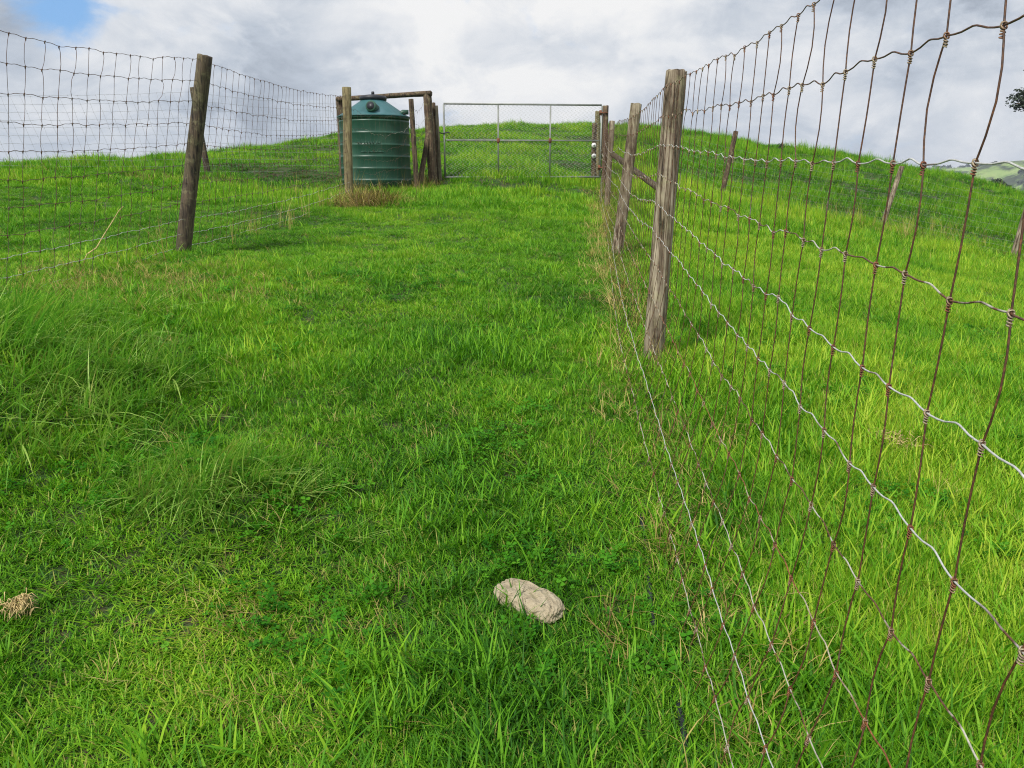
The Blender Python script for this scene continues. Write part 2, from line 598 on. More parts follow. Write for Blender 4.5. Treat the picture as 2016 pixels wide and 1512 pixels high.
def build_ground():
    def axis(lo, hi, c, fine, n):
        t = np.linspace(-1, 1, n)
        s = np.sinh(t * 7.0) / math.sinh(7.0)
        return np.where(s < 0, c + s * (c - lo), c + s * (hi - c))
    xs = axis(-2600, 2800, 0.0, 0.1, 261)
    ys = axis(-1500, 3000, 9.0, 0.1, 261)
    xs = np.unique(np.r_[xs, np.arange(-16, 20, 0.25)])
    ys = np.unique(np.r_[ys, np.arange(-1, 36, 0.25)])
    X, Y = np.meshgrid(xs, ys)
    Z = ground_z(X.ravel(), Y.ravel())
    n, k = len(xs), len(ys)
    me = bpy.data.meshes.new('ground')
    co = np.c_[X.ravel(), Y.ravel(), Z]
    i = np.arange((k - 1) * n).reshape(k - 1, n)[:, :-1].ravel()
    f = np.c_[i, i + 1, i + n + 1, i + n]
    me.from_pydata(co.tolist(), [], f.tolist())
    me.polygons.foreach_set('use_smooth', [True] * len(me.polygons))
    me.materials.append(M['ground'])
    o = bpy.data.objects.new('ground', me)
    COL.objects.link(o)
    tag(o, 'grassy hillside ground rising to a rounded crest', 'ground', None, 'structure')


build_ground()


# ------------------------------------------------------------------ far hills on the right
def build_hills():
    xs = np.linspace(120, 2600, 240)
    ys = np.linspace(520, 1700, 90)
    X, Y = np.meshgrid(xs, ys)
    x, y = X.ravel(), Y.ravel()
    b1 = 62 + 30 * fbm(x * 0.006, y * 0.005, 31, 4)                       # back ridge
    ridge1 = b1 * np.exp(-((y - 1300) / 300.0) ** 2)
    b2 = 80 * np.clip((x - 430) / 90.0, 0, 1) ** 0.8 * (0.78 + 0.45 * fbm(x * 0.010, y * 0.010, 37, 4))
    ridge2 = b2 * np.exp(-((y - 840) / 150.0) ** 2)
    z = -58 + np.maximum(ridge1, ridge2) + 10 * (fbm(x * 0.03, y * 0.03, 41, 3) - 0.5)
    n, k = len(xs), len(ys)
    i = np.arange((k - 1) * n).reshape(k - 1, n)[:, :-1].ravel()
    f = np.c_[i, i + 1, i + n + 1, i + n]
    me = bpy.data.meshes.new('hills')
    me.from_pydata(np.c_[x, y, z].tolist(), [], f.tolist())
    me.polygons.foreach_set('use_smooth', [True] * len(me.polygons))
    me.materials.append(M['hills'])
    o = bpy.data.objects.new('hills', me)
    COL.objects.link(o)
    tag(o, 'distant hills of pale pasture and dark bush beyond the valley', 'hills', None, 'structure')
    return x, y, z


HX, HY, HZ = build_hills()

# ------------------------------------------------------------------ grass
PROTO = bpy.data.collections.new('grass_prototypes')


def blade_tuft(name, n, rad, lmin, lmax, w, lean, curl, mat, bias=None, seg=3, seed=0, flat=False):
    rg = random.Random(seed)
    vs, fs, cs = [], [], []
    for b in range(n):
        r = rad * math.sqrt(rg.random())
        th = rg.uniform(0, 2 * math.pi)
        base = Vector((r * math.cos(th), r * math.sin(th), -0.012))
        L = rg.uniform(lmin, lmax) * (1.0 if rg.random() > 0.12 else 1.35)
        az = rg.uniform(0, 2 * math.pi)
        dirh = Vector((math.cos(az), math.sin(az), 0))
        if bias:
            dirh = (dirh * 0.55 + Vector(bias)).normalized()
        tilt = abs(rg.gauss(lean, lean * 0.6))
        cv = rg.uniform(0.3, 1.0) * curl
        face = rg.uniform(0, math.pi)
        side = Vector((-dirh.y, dirh.x, 0)) * math.cos(face * 0.35) + dirh * math.sin(face * 0.35) * 0.5
        side.normalize()
        rnd = rg.random()
        ww = w * rg.uniform(0.6, 1.2)
        p = base.copy()
        o = len(vs)
        for s in range(seg + 1):
            q = s / seg
            wd = ww * (1.0 - q ** 1.7) * (0.75 + 0.5 * min(q * 2, 1)) * 0.5
            if s == seg:
                vs.append(p.copy())
                cs.append((1.0, rnd))
            else:
                vs += [p - side * wd, p + side * wd]
                cs += [(q, rnd)] * 2
            ang = tilt + cv * (q + 0.5 / seg)
            p = p + (dirh * math.sin(ang) + Vector((0, 0, math.cos(ang)))) * (L / seg)
        for s in range(seg - 1):
            a = o + s * 2
            fs.append((a, a + 1, a + 3, a + 2))
        a = o + (seg - 1) * 2
        fs.append((a, a + 1, a + 2))
    return proto_mesh(name, vs, fs, cs, mat)


def proto_mesh(name, vs, fs, cs, mat):
    me = bpy.data.meshes.new(name)
    me.from_pydata([tuple(v) for v in vs], [], fs)
    ca = me.attributes.new('bc', 'FLOAT_COLOR', 'POINT')
    ca.data.foreach_set('color', [c for (a, b) in cs for c in (a, b, 0.0, 1.0)])
    me.polygons.foreach_set('use_smooth', [True] * len(me.polygons))
    me.materials.append(mat)
    return bpy.data.objects.new(name, me)


def clover_patch(name, seed):
    rg = random.Random(seed)
    vs, fs, cs = [], [], []
    for b in range(11):
        r, th = 0.075 * math.sqrt(rg.random()), rg.uniform(0, 6.28)
        h = rg.uniform(0.025, 0.06)
        c = Vector((r * math.cos(th), r * math.sin(th), h))
        tilt = Matrix.Rotation(rg.uniform(-0.5, 0.5), 3, 'X') @ Matrix.Rotation(rg.uniform(-0.5, 0.5), 3, 'Y')
        a0 = rg.uniform(0, 6.28)
        rnd = rg.random() * 0.9
        sz = rg.uniform(0.009, 0.015)
        for k in range(3):
            a = a0 + k * 2.094
            o = len(vs)
            ring = []
            for (rr, da) in ((0.05, 0), (0.7, 0.62), (1.25, 0.50), (1.45, 0.2), (1.34, 0), (1.45, -0.2), (1.25, -0.50), (0.7, -0.62)):
                ring.append(c + tilt @ Vector((rr * sz * math.cos(a + da), rr * sz * math.sin(a + da), 0.12 * sz * rr * rr)))
            vs += ring
            cs += [(0.8, rnd)] * len(ring)
            fs.append(tuple(range(o, o + len(ring))))
        o = len(vs)
        s = Vector((0.0008, 0, 0))
        vs += [Vector((c.x * 0.8, c.y * 0.8, 0)) - s, Vector((c.x * 0.8, c.y * 0.8, 0)) + s, c]
        cs += [(0.3, rnd)] * 3
        fs.append((o, o + 1, o + 2))
    return proto_mesh(name, vs, fs, cs, M['clover'])


def make_coll(name, objs):
    c = bpy.data.collections.new(name)
    for i, o in enumerate(objs):
        o.name = '%s_%02d' % (name, i)
        c.objects.link(o)
    return c


SHORT = make_coll('short_tuft', [blade_tuft('s', 18, 0.06, 0.035, 0.095, 0.0058, 0.45, 0.9, M['grass'], seed=s) for s in range(7)])
LONG = make_coll('long_tuft', [blade_tuft('l', 13, 0.05, 0.10, 0.21, 0.0080, 0.28, 1.05, M['grass'], seed=40 + s, seg=4) for s in range(6)])
BENT = make_coll('bent_tuft', [blade_tuft('b', 15, 0.07, 0.24, 0.46, 0.0085, 0.62, 1.1, M['rank'], bias=(0.75, -0.45, 0), seed=80 + s, seg=5) for s in range(5)])
DRY = make_coll('dry_tuft', [blade_tuft('d', 13, 0.06, 0.05, 0.13, 0.0030, 0.75, 1.5, M['dry'], seed=120 + s, seg=3) for s in range(5)])
SEED = make_coll('dry_stem_tuft', [blade_tuft('e', 12, 0.10, 0.30, 0.75, 0.0050, 0.16, 0.7, M['dry'], seed=160 + s, seg=5) for s in range(4)])
CLOV = make_coll('clover_patch', [clover_patch('c', 200 + s) for s in range(4)])


def scatter(name, coll, x, y, z, scl, sclz, tint, mat, rotz=None):
    n = len(x)
    me = bpy.data.meshes.new(name)
    me.vertices.add(n)
    me.vertices.foreach_set('co', np.c_[x, y, z].astype(np.float32).ravel())
    k = len(coll.objects)
    rot = np.c_[RNG.normal(0, 0.08, n), RNG.normal(0, 0.08, n), RNG.uniform(0, 6.283, n) if rotz is None else rotz]
    at_ = me.attributes.new('rot', 'FLOAT_VECTOR', 'POINT')
    at_.data.foreach_set('vector', rot.astype(np.float32).ravel())
    at_ = me.attributes.new('scl', 'FLOAT_VECTOR', 'POINT')
    at_.data.foreach_set('vector', np.c_[scl, scl, sclz].astype(np.float32).ravel())
    at_ = me.attributes.new('tint', 'FLOAT', 'POINT')
    at_.data.foreach_set('value', np.asarray(tint, np.float32))
    at_ = me.attributes.new('idx', 'INT', 'POINT')
    at_.data.foreach_set('value', RNG.integers(0, k, n).astype(np.int32))
    me.materials.append(mat)
    o = bpy.data.objects.new(name, me)
    COL.objects.link(o)
    ng = bpy.data.node_groups.new(name + '_scatter', 'GeometryNodeTree')
    ng.interface.new_socket('Geometry', in_out='INPUT', socket_type='NodeSocketGeometry')
    ng.interface.new_socket('Geometry', in_out='OUTPUT', socket_type='NodeSocketGeometry')
    N, L = ng.nodes, ng.links
    gi, go = N.new('NodeGroupInput'), N.new('NodeGroupOutput')
    ci = N.new('GeometryNodeCollectionInfo')
    ci.inputs['Collection'].default_value = coll
    ci.inputs['Separate Children'].default_value = True
    ci.inputs['Reset Children'].default_value = True
    ip = N.new('GeometryNodeInstanceOnPoints')

    def named(nm, typ):
        a = N.new('GeometryNodeInputNamedAttribute')
        a.data_type = typ
        a.inputs['Name'].default_value = nm
        return a.outputs['Attribute']
    L.new(gi.outputs[0], ip.inputs['Points'])
    L.new(ci.outputs[0], ip.inputs['Instance'])
    ip.inputs['Pick Instance'].default_value = True
    L.new(named('idx', 'INT'), ip.inputs['Instance Index'])
    er = N.new('FunctionNodeEulerToRotation')
    L.new(named('rot', 'FLOAT_VECTOR'), er.inputs[0])
    L.new(er.outputs[0], ip.inputs['Rotation'])
    L.new(named('scl', 'FLOAT_VECTOR'), ip.inputs['Scale'])
    L.new(ip.outputs[0], go.inputs[0])
    md = o.modifiers.new('scatter', 'NODES')
    md.node_group = ng
    return o


def fence_x(y):
    """x of the right-hand fence at forward distance y"""
    return np.interp(y, [-1, 0, 2.5, 4.6, 9.0, 14.2, 16.8, 40], [0.47, 0.55, 0.765, 0.90, 1.24, 1.71, 2.0, 4.0])


def sample(n, y0, y1, power):
    """random ground spots in the part of the hillside the photograph looks at, denser near"""
    q = RNG.random(n)
    e = 2.0 - power
    y = (y0 ** e + q * (y1 ** e - y0 ** e)) ** (1 / e)
    half = 0.72 * y + 0.9
    x = RNG.uniform(-1, 1, n) * half + 0.02 * y
    return x, y


def crest_y(x):
    return np.interp(x, [-16, -10, 0, 10, 18], [24.5, 28, 34, 34.5, 33.5])


def gauss(x, y, cx, cy, sx, sy):
    return np.exp(-(((x - cx) / sx) ** 2 + ((y - cy) / sy) ** 2))


def streak(x, y):
    """sheep-track terracing along the contour of the far slope; its shading is tinted in too"""
    return fbm(x * 0.45 + 0.3 * y, y * 1.25, 151, 4)


def height_field(x, y):
    right = 1 / (1 + np.exp(-(x - fence_x(y) - 0.1) / 0.12))
    n = fbm(x * 0.9, y * 0.9, 51, 3)
    n2 = fbm(x * 2.6, y * 2.6, 57, 2)
    h = 0.62 + 0.9 * np.clip(n - 0.45, 0, 1) + 1.0 * np.clip(n2 - 0.55, 0, 1)
    h = h + right * 0.55 * (0.6 + n2)
    h = h - 0.10 * np.exp(-((x - fence_x(y)) / 0.25) ** 2)
    h = h + 0.35 * np.clip((2.3 - y) / 0.8, 0, 1)
    h = h * (1 - 0.35 * gauss(x, y, -0.9, 2.1, 0.35, 0.45))
    h = h * (1 + np.clip((y - 6) / 10, 0, 1) * np.clip(5.0 * (streak(x, y) - 0.48), -0.65, 1.3))
    return h


def tint_field(x, y):
    right = 1 / (1 + np.exp(-(x - fence_x(y) - 0.15) / 0.25))
    a = fbm(x * 0.55, y * 0.45, 71, 4)
    b = fbm(x * 2.1, y * 1.8, 77, 3)
    t = 0.36 + 0.42 * (a - 0.5) + 0.55 * (b - 0.5)
    f2 = 1 / (1 + np.exp(-((y - np.interp(x, [3, 6, 9, 11.5], [24, 20.5, 19, 17])) / 0.7)))
    t = t + right * (0.25 * (1 - f2) * np.clip((y - 0.5) / 4.5, 0.25, 1) - 0.10 * f2)
    t = t + 0.9 * np.clip((y - 6) / 10, 0, 1) * (streak(x, y) - 0.5)  # light crests and shaded streaks of the slope painted into the blade tint
    t = t + 0.03 * np.clip((y - 14) / 6, 0, 1)
    t = t + 0.05
    t = t + 0.20 * gauss(x, y, -0.9, 2.1, 0.45, 0.5) + 0.18 * gauss(x, y, -3.4, 6.2, 1.2, 0.9)
    t = t - 0.10 * gauss(x, y, -2.3, 2.6, 0.9, 0.5)
    return t


def keep_mask(x, y, z):
    ok = y < crest_y(x) + 1.5
    # nothing grows through the stone or the tank
    ok &= ~(gauss((x - 0.055) * 0.74 - (y - 2.29) * 0.67, (x - 0.055) * 0.67 + (y - 2.29) * 0.74, 0, 0, 0.145, 0.07) > 0.42)
    ok &= ~(np.hypot(x + 2.76, y - 16.0) < 0.76)
    return ok


def lay_grass():
    parts = []
    # ---- short turf everywhere
    for (n, y0, y1, pw, sc) in ((34000, 0.75, 5.0, 0.5, 0.85), (80000, 4.6, 13.0, 0.8, 0.85), (74000, 12.0, 36.0, 0.9, 1.8)):
        x, y = sample(n, y0, y1, pw)
        z = ground_z(x, y)
        k = keep_mask(x, y, z)
        x, y, z = x[k], y[k], z[k]
        h = height_field(x, y)
        s = sc * RNG.uniform(0.75, 1.25, len(x))
        parts.append((x, y, z, s, s * h * (1.0 if sc < 2 else 0.8), tint_field(x, y) + RNG.normal(0, 0.06, len(x))))
    A = [np.concatenate(c) for c in zip(*parts)]
    tag(scatter('short_grass', SHORT, *A, M['grass']), 'short grazed green turf covering the hillside and path', 'grass', None, 'stuff')
    # ---- longer clumps
    parts = []
    for (n, y0, y1, pw, sc) in ((9000, 0.75, 5.0, 0.45, 1.0), (15000, 4.6, 14.0, 0.8, 0.95), (15000, 13.0, 36.0, 0.9, 1.6)):
        x, y = sample(n, y0, y1, pw)
        z = ground_z(x, y)
        right = x > fence_x(y) + 0.02
        clump = fbm(x * 1.1, y * 1.1, 91, 3)
        prob = np.where(right, 0.22 + 1.5 * np.clip(clump - 0.42, 0, 1), 2.4 * np.clip(clump - 0.55, 0, 1) + 0.025)
        prob = prob + np.clip((y - 8) / 8, 0, 1) * 1.6 * np.clip(streak(x, y) - 0.52, -0.1, 1)
        prob = prob + 0.15 * np.exp(-((x - fence_x(y)) / 0.16) ** 2) + 0.5 * np.clip((2.2 - y) / 0.8, 0, 1)
        prob = prob + 0.7 * gauss(x, y, -2.1, 6.7, 0.4, 0.4) + 0.8 * gauss(x, y, -0.2, 3.0, 0.3, 0.35) + 0.6 * gauss(x, y, -0.25, 1.95, 0.35, 0.25)
        prob = prob - 0.6 * gauss(x, y, -0.9, 2.1, 0.35, 0.45)
        k = keep_mask(x, y, z) & (RNG.random(len(x)) < prob)
        x, y, z = x[k], y[k], z[k]
        right = x > fence_x(y)
        s = sc * RNG.uniform(0.6, 1.1, len(x))
        parts.append((x, y, z, s, s * np.where(right, 0.95, 0.8), tint_field(x, y) + RNG.normal(0, 0.07, len(x)) - 0.02))
    A = [np.concatenate(c) for c in zip(*parts)]
    tag(scatter('long_grass', LONG, *A, M['grass']), 'longer lush green grass in clumps and along the fences', 'grass', None, 'stuff')
    # ---- wind-laid rank grass on the left bank and the tussock by the path
    xs, ys, ss, ts = [], [], [], []
    for (cx, cy, sx, sy, n, sc) in ((-2.75, 3.75, 0.62, 0.75, 210, 1.0), (-1.98, 3.5, 0.35, 0.5, 110, 0.75), (-1.2, 2.8, 0.34, 0.26, 120, 0.62), (-2.1, 6.6, 0.4, 0.3, 40, 0.5), (-3.6, 3.2, 0.6, 0.6, 200, 1.0), (-2.35, 12.5, 0.5, 0.35, 40, 0.9), (-1.9, 16.0, 0.3, 0.3, 20, 0.9)):
        xs.append(RNG.normal(cx, sx * 0.62, n)); ys.append(RNG.normal(cy, sy * 0.62, n))
        ss.append(sc * RNG.uniform(0.6, 1.1, n)); ts.append(RNG.normal(0.74 if sc > 0.7 else 0.78, 0.17, n))
    x, y, s, t = map(np.concatenate, (xs, ys, ss, ts))
    tag(scatter('rank_grass', BENT, x, y, ground_z(x, y), s, s * 0.9, t, M['rank'], RNG.normal(0, 0.6, len(x))), 'tall wind bent rank grass on the left bank', 'grass', None, 'stuff')
    # ---- dry grass
    xs, ys, ss, ts = [], [], [], []

    def put(x, y, s, t):
        xs.append(x); ys.append(y); ss.append(s); ts.append(t)
    n = 480                                                           # along the right-hand fence foot
    y = RNG.uniform(1.2, 16.5, n)
    put(fence_x(y) - 0.10 + RNG.normal(0, 0.15, n), y, RNG.uniform(0.6, 1.5, n) * (1 + y * 0.03), RNG.normal(0.62, 0.2, n))
    n = 330                                                           # withered patch below the left fence
    put(RNG.normal(-2.9, 0.65, n), RNG.normal(5.7, 0.5, n), RNG.uniform(0.6, 1.3, n), RNG.normal(0.6, 0.2, n))
    n = 900                                                           # thin scatter of dead bits over the path
    x, y = sample(n, 1.2, 9, 0.7)
    k = fbm(x * 1.2, y * 1.2, 131, 2) > 0.52
    put(x[k], y[k], RNG.uniform(0.35, 0.95, k.sum()), RNG.normal(0.7, 0.2, k.sum()))
    n = 60
    put(RNG.normal(-0.75, 0.25, n), RNG.normal(2.15, 0.35, n), RNG.uniform(0.4, 0.8, n), RNG.normal(0.55, 0.2, n))
    n = 420                                                           # brown tussock at the foot of the tank post
    put(RNG.normal(-2.30, 0.24, n), RNG.normal(12.45, 0.28, n), RNG.uniform(1.4, 3.3, n), RNG.normal(0.42, 0.28, n))
    n = 320                                                           # under the second fence in the right field
    q = RNG.random(n)
    put(4.6 + q * 7.0 + RNG.normal(0, 0.2, n), np.interp(4.6 + q * 7, [4.6, 6, 9, 11.6], [21, 20, 18.6, 16.7]) + RNG.normal(-0.3, 0.35, n), RNG.uniform(1.2, 2.8, n), RNG.normal(0.45, 0.2, n))
    n = 130                                                           # left field behind the fence
    put(RNG.normal(-6.2, 1.6, n), RNG.normal(14.8, 0.5, n), RNG.uniform(1.2, 2.3, n), RNG.normal(0.25, 0.2, n))
    n = 70
    put(RNG.normal(-1.85, 0.2, n), RNG.normal(16.0, 0.4, n), RNG.uniform(1.6, 3.0, n), RNG.normal(0.5, 0.2, n))
    x, y, s, t = map(np.concatenate, (xs, ys, ss, ts))
    k = keep_mask(x, y, 0)
    x, y, s, t = x[k], y[k], s[k], t[k]
    tag(scatter('dry_grass', DRY, x, y, ground_z(x, y) + 0.02 + 0.02 * s * RNG.random(len(x)), s, s, t, M['dry']), 'withered straw coloured grass along fences and posts', 'dry grass', None, 'stuff')
    # ---- standing dry stems
    xs, ys, ss, ts = [], [], [], []
    n = 16
    put(RNG.normal(-2.5, 0.4, n), RNG.normal(13.5, 0.4, n), RNG.uniform(0.5, 0.95, n), RNG.normal(0.5, 0.15, n))
    n = 16
    y = RNG.uniform(4.2, 16, n)
    put(fence_x(y) - 0.12 + RNG.normal(0, 0.08, n), y, RNG.uniform(0.45, 0.9, n), RNG.normal(0.75, 0.15, n))
    n = 40
    put(RNG.normal(9.0, 1.2, n), RNG.normal(18.2, 0.5, n), RNG.uniform(0.6, 1.1, n), RNG.normal(0.7, 0.15, n))
    n = 10
    y = RNG.uniform(6, 12, n)
    put(np.interp(y, [5, 7.5, 13.2], [-3.4, -2.95, -2.75]) + RNG.normal(0, 0.1, n), y, RNG.uniform(0.5, 0.8, n), RNG.normal(0.7, 0.15, n))
    x, y, s, t = map(np.concatenate, (xs, ys, ss, ts))
    tag(scatter('dry_stems', SEED, x, y, ground_z(x, y), s, s, t, M['dry']), 'pale standing dry grass stems round the tank and fence feet', 'dry grass', None, 'stuff')
    # ---- clover
    x, y = sample(5000, 0.8, 7.0, 0.6)
    m = fbm(x * 1.4, y * 1.4, 171, 3) + 0.25 * gauss(x, y, -1.9, 2.6, 0.7, 0.35) + 0.16 * gauss(x, y, 0.35, 2.2, 0.3, 0.4) + 0.14 * gauss(x, y, -1.1, 1.9, 0.3, 0.2)
    k = (m > 0.66) & (RNG.random(len(x)) < 0.6) & keep_mask(x, y, 0)
    x, y = x[k], y[k]
    tag(scatter('clover', CLOV, x, y, ground_z(x, y) + 0.01, RNG.uniform(0.6, 1.0, len(x)), RNG.uniform(0.6, 1.0, len(x)), 0.5 + RNG.normal(0, 0.15, len(x)), M['clover']),
        'dark green clover leaves among the foreground turf', 'clover', None, 'stuff')


lay_grass()


# ------------------------------------------------------------------ posts
def post_mesh(mb, base, top, r0, r1, seed, n=14, sq=0.0, mi=0):
    rg = random.Random(seed)
    base, top = Vector(base), Vector(top)
    ax = (top - base)
    L = ax.length
    tg = ax.normalized()
    a = tg.cross(Vector((0, 1, 0))).normalized()
    b = tg.cross(a)
    rings = 16
    lob = [rg.uniform(-1, 1) for _ in range(6)]
    grooves = [(rg.uniform(0, 6.28), rg.uniform(0.05, 0.13), rg.uniform(0.0, 0.5), rg.uniform(0.6, 1.1)) for _ in range(4)]
    verts, faces = [], []
    for i in range(rings + 1):
        q = i / rings
        r = r0 + (r1 - r0) * q
        c = base + ax * q + (a * math.sin(q * 5 + lob[0] * 3) + b * math.cos(q * 4 + lob[1] * 3)) * r * 0.06
        for j in range(n):
            th = 2 * math.pi * j / n
            k = 1 + 0.05 * math.sin(2 * th + lob[2] * 3 + q) + 0.04 * math.sin(3 * th + lob[3] * 5 - 2 * q) + rg.uniform(-0.025, 0.025)
            if sq:
                k *= (1 - sq) + sq / max(abs(math.cos(th + 0.4)), abs(math.sin(th + 0.4)))
            for (gth, gd, q0, q1) in grooves:
                dd = abs((th - gth + math.pi) % (2 * math.pi) - math.pi)
                if dd < 0.3 and q0 < q < q1:
                    k -= gd
            verts.append(c + (a * math.cos(th) + b * math.sin(th)) * r * k + (tg * rg.uniform(-0.008, 0.012) if i == rings else Vector((0, 0, 0))))
    for i in range(rings):
        for j in range(n):
            j2 = (j + 1) % n
            faces.append((i * n + j, i * n + j2, (i + 1) * n + j2, (i + 1) * n + j))
    # rounded, weathered end grain
    o = len(verts)
    for j in range(n):
        th = 2 * math.pi * j / n
        verts.append(top + (a * math.cos(th) + b * math.sin(th)) * r1 * 0.8 + tg * (0.010 + rg.uniform(-0.004, 0.006)))
    verts.append(top + tg * 0.008)
    for j in range(n):
        j2 = (j + 1) % n
        faces.append((rings * n + j, rings * n + j2, o + j2, o + j))
        faces.append((o + j, o + j2, o + n))
    mb.add(verts, faces, mi)


def post_part(parent, base, top, r0, r1, mat, seed, label=None, name='post', sq=0.0):
    mb = MB()
    b, t = Vector(base), Vector(top)
    b = b - (t - b).normalized() * 0.35          # set in the ground
    post_mesh(mb, b, t, r0, r1, seed, sq=sq)
    o = mb.build(name, mat, parent)
    if label:
        o['label'] = label
    return o


# ------------------------------------------------------------------ netting
class Net:
    """woven wire: stations along the run hold foot, head; wires are spread by fractions"""
    def __init__(s, stations, fr, sag, flare):
        s.st = [(Vector(a), Vector(b)) for a, b in stations]
        s.fr, s.sag, s.flare = fr, sag, flare
        s.len = [0.0]
        for i in range(1, len(s.st)):
            d = s.st[i][0] - s.st[i - 1][0]
            s.len.append(s.len[-1] + math.hypot(d.x, d.y))
        s.total = s.len[-1]

    def pos(s, t, k):
        t = max(0.0, min(s.total, t))
        i = 0
        while i < len(s.len) - 2 and t > s.len[i + 1]:
            i += 1
        q = (t - s.len[i]) / (s.len[i + 1] - s.len[i])
        f = s.fr[k]                                # 0 at the head, 1 at the foot
        lo = s.st[i][0].lerp(s.st[i + 1][0], q)
        hi = s.st[i][1].lerp(s.st[i + 1][1], q)
        p = hi.lerp(lo, f)
        sg = s.sag[min(i, len(s.sag) - 1)] * 4 * q * (1 - q)
        wig = math.sin(k * 7.3 + i * 2.1) * 0.35 + 1.0
        p.z -= sg * wig * (1 - 0.55 * f)
        run = (s.st[i + 1][0] - s.st[i][0])
        side = Vector((-run.y, run.x, 0)).normalized()
        fl = s.flare(t, f)
        p += side * fl
        return p


def knot(mb, p, up, along, size, mi, detail, rg):
    """a stay knot: loop round the line wire and two tight coils down the stay"""
    up, along = up.normalized(), along.normalized()
    nrm = up.cross(along).normalized()
    if detail == 2:
        pts = []
        for i in range(11):
            th = i / 10 * 2 * math.pi
            pts.append(p + up * (0.0055 * math.cos(th)) * size + nrm * (0.0052 * math.sin(th)) * size + along * (0.004 * math.sin(th * 0.5) - 0.002) * size)
        mb.tube(pts, 0.0013 * size, 5, mi)
        pts = []
        for i in range(13):
            th = i / 12 * 2 * math.pi
            dg = (up * 0.8 + along * 0.6).normalized()
            pts.append(p + dg * (0.0075 * math.cos(th)) * size + nrm * (0.0045 * math.sin(th)) * size)
        mb.tube(pts, 0.0015 * size, 5, mi)
        pts = []
        turns = 2.6
        for i in range(24):
            q = i / 23
            th = q * turns * 2 * math.pi + rg.uniform(0, 0.2)
            pts.append(p - up * (0.007 + 0.013 * q) * size + (along * math.cos(th) + nrm * math.sin(th)) * 0.0036 * size)
        mb.tube(pts, 0.0014 * size, 5, mi)
    elif detail == 1:
        mb.tube([p + up * 0.007 * size, p + up * 0.003 * size + along * 0.002, p - up * 0.004 * size - along * 0.002, p - up * 0.016 * size],
                [0.002 * size, 0.0046 * size, 0.0048 * size, 0.0026 * size], 5, mi)
    else:
        mb.tube([p + up * 0.007 * size, p, p - up * 0.010 * size], [0.0012 * size, 0.0040 * size, 0.0012 * size], 4, mi)


def build_net(parent, net, spacing, wire_r, stay_r, line_mat, stay_mat, knot_mat, t0=0.0, detail_at=None, crimp=0.010, wob=0.006, seed=0, far_spacing=None, skip=None, knot_size=1.0, stays_from=0, lean=0.0):
    rg = random.Random(seed)
    ts = []
    t = t0
    while t < net.total - 0.02:
        ts.append(t + rg.uniform(-0.012, 0.012))
        t += spacing if not far_spacing else (spacing if t < far_spacing[0] else far_spacing[1])
    nk = len(net.fr)
    jit = {}
    for i in range(len(ts)):
        for k in range(nk):
            jit[i, k] = (rg.gauss(0, wob * 0.7), rg.gauss(0, wob))
    # line wires, each a mesh of its own, with the factory crimp between stays
    for k in range(nk):
        pts = [net.pos(max(0, ts[0] - spacing * 0.9), k)]
        for i, t in enumerate(ts):
            p = net.pos(t, k)
            p.z += jit[i, k][0]
            pts.append(p)
            t2 = ts[i + 1] if i + 1 < len(ts) else net.total
            dt = t2 - t
            d = detail_at(t) if detail_at else 0
            steps = ((0.10, 0.02), (0.22, 0.22), (0.34, 0.68), (0.42, 0.95), (0.49, 0.97), (0.58, 0.66), (0.70, 0.22), (0.84, 0.02)) if d == 2 else ((0.2, 0.12), (0.38, 0.9), (0.52, 0.9), (0.75, 0.1)) if d == 1 else ((0.5, 1.0),)
            j0, j1 = jit[i, k][0], (jit[i + 1, k][0] if i + 1 < len(ts) else 0)
            cr = crimp * rg.uniform(0.6, 1.35)
            for q, h in steps:
                m = net.pos(t + dt * q, k)
                m.z += cr * h + j0 * (1 - q) + j1 * q
                pts.append(m)
        pts.append(net.pos(net.total, k))
        mb = MB()
        mb.tube(pts, wire_r, 6 if detail_at else 4)
        mat = line_mat(k) if callable(line_mat) else line_mat
        mb.build('line_wire', mat, parent)
    # stays, each with its knots
    for i, t in enumerate(ts):
        if skip and skip(t):
            continue
        d = detail_at(t) if detail_at else 0
        mb = MB()
        pts = []
        base = []
        for k in range(nk):
            p = net.pos(t + jit[i, k][1] + lean * net.fr[k], k)
            p.z += jit[i, k][0]
            base.append(p)
        for k in range(nk):
            pts.append(base[k])
            if k + 1 < nk and d:
                bow = rg.gauss(0, wob * (2.2 if k < 2 else 1.3))
                run = (net.pos(t + 0.05, k) - net.pos(t - 0.05, k)).normalized()
                for q in ((0.25, 0.75) if d == 1 else (0.12, 0.3, 0.55, 0.8, 0.93)):
                    pts.append(base[k].lerp(base[k + 1], q) + run * bow * math.sin(q * math.pi))
        mb.tube(pts, stay_r, 6 if d == 2 else 4, 0)
        for k in range(stays_from, nk):
            up = (base[max(k - 1, 0)] - base[min(k + 1, nk - 1)])
            al = net.pos(t + 0.04, k) - net.pos(t - 0.04, k)
            knot(mb, base[k], up, al, knot_size, 1, d, rg)
        mb.build('stay_wire', [stay_mat, knot_mat], parent)


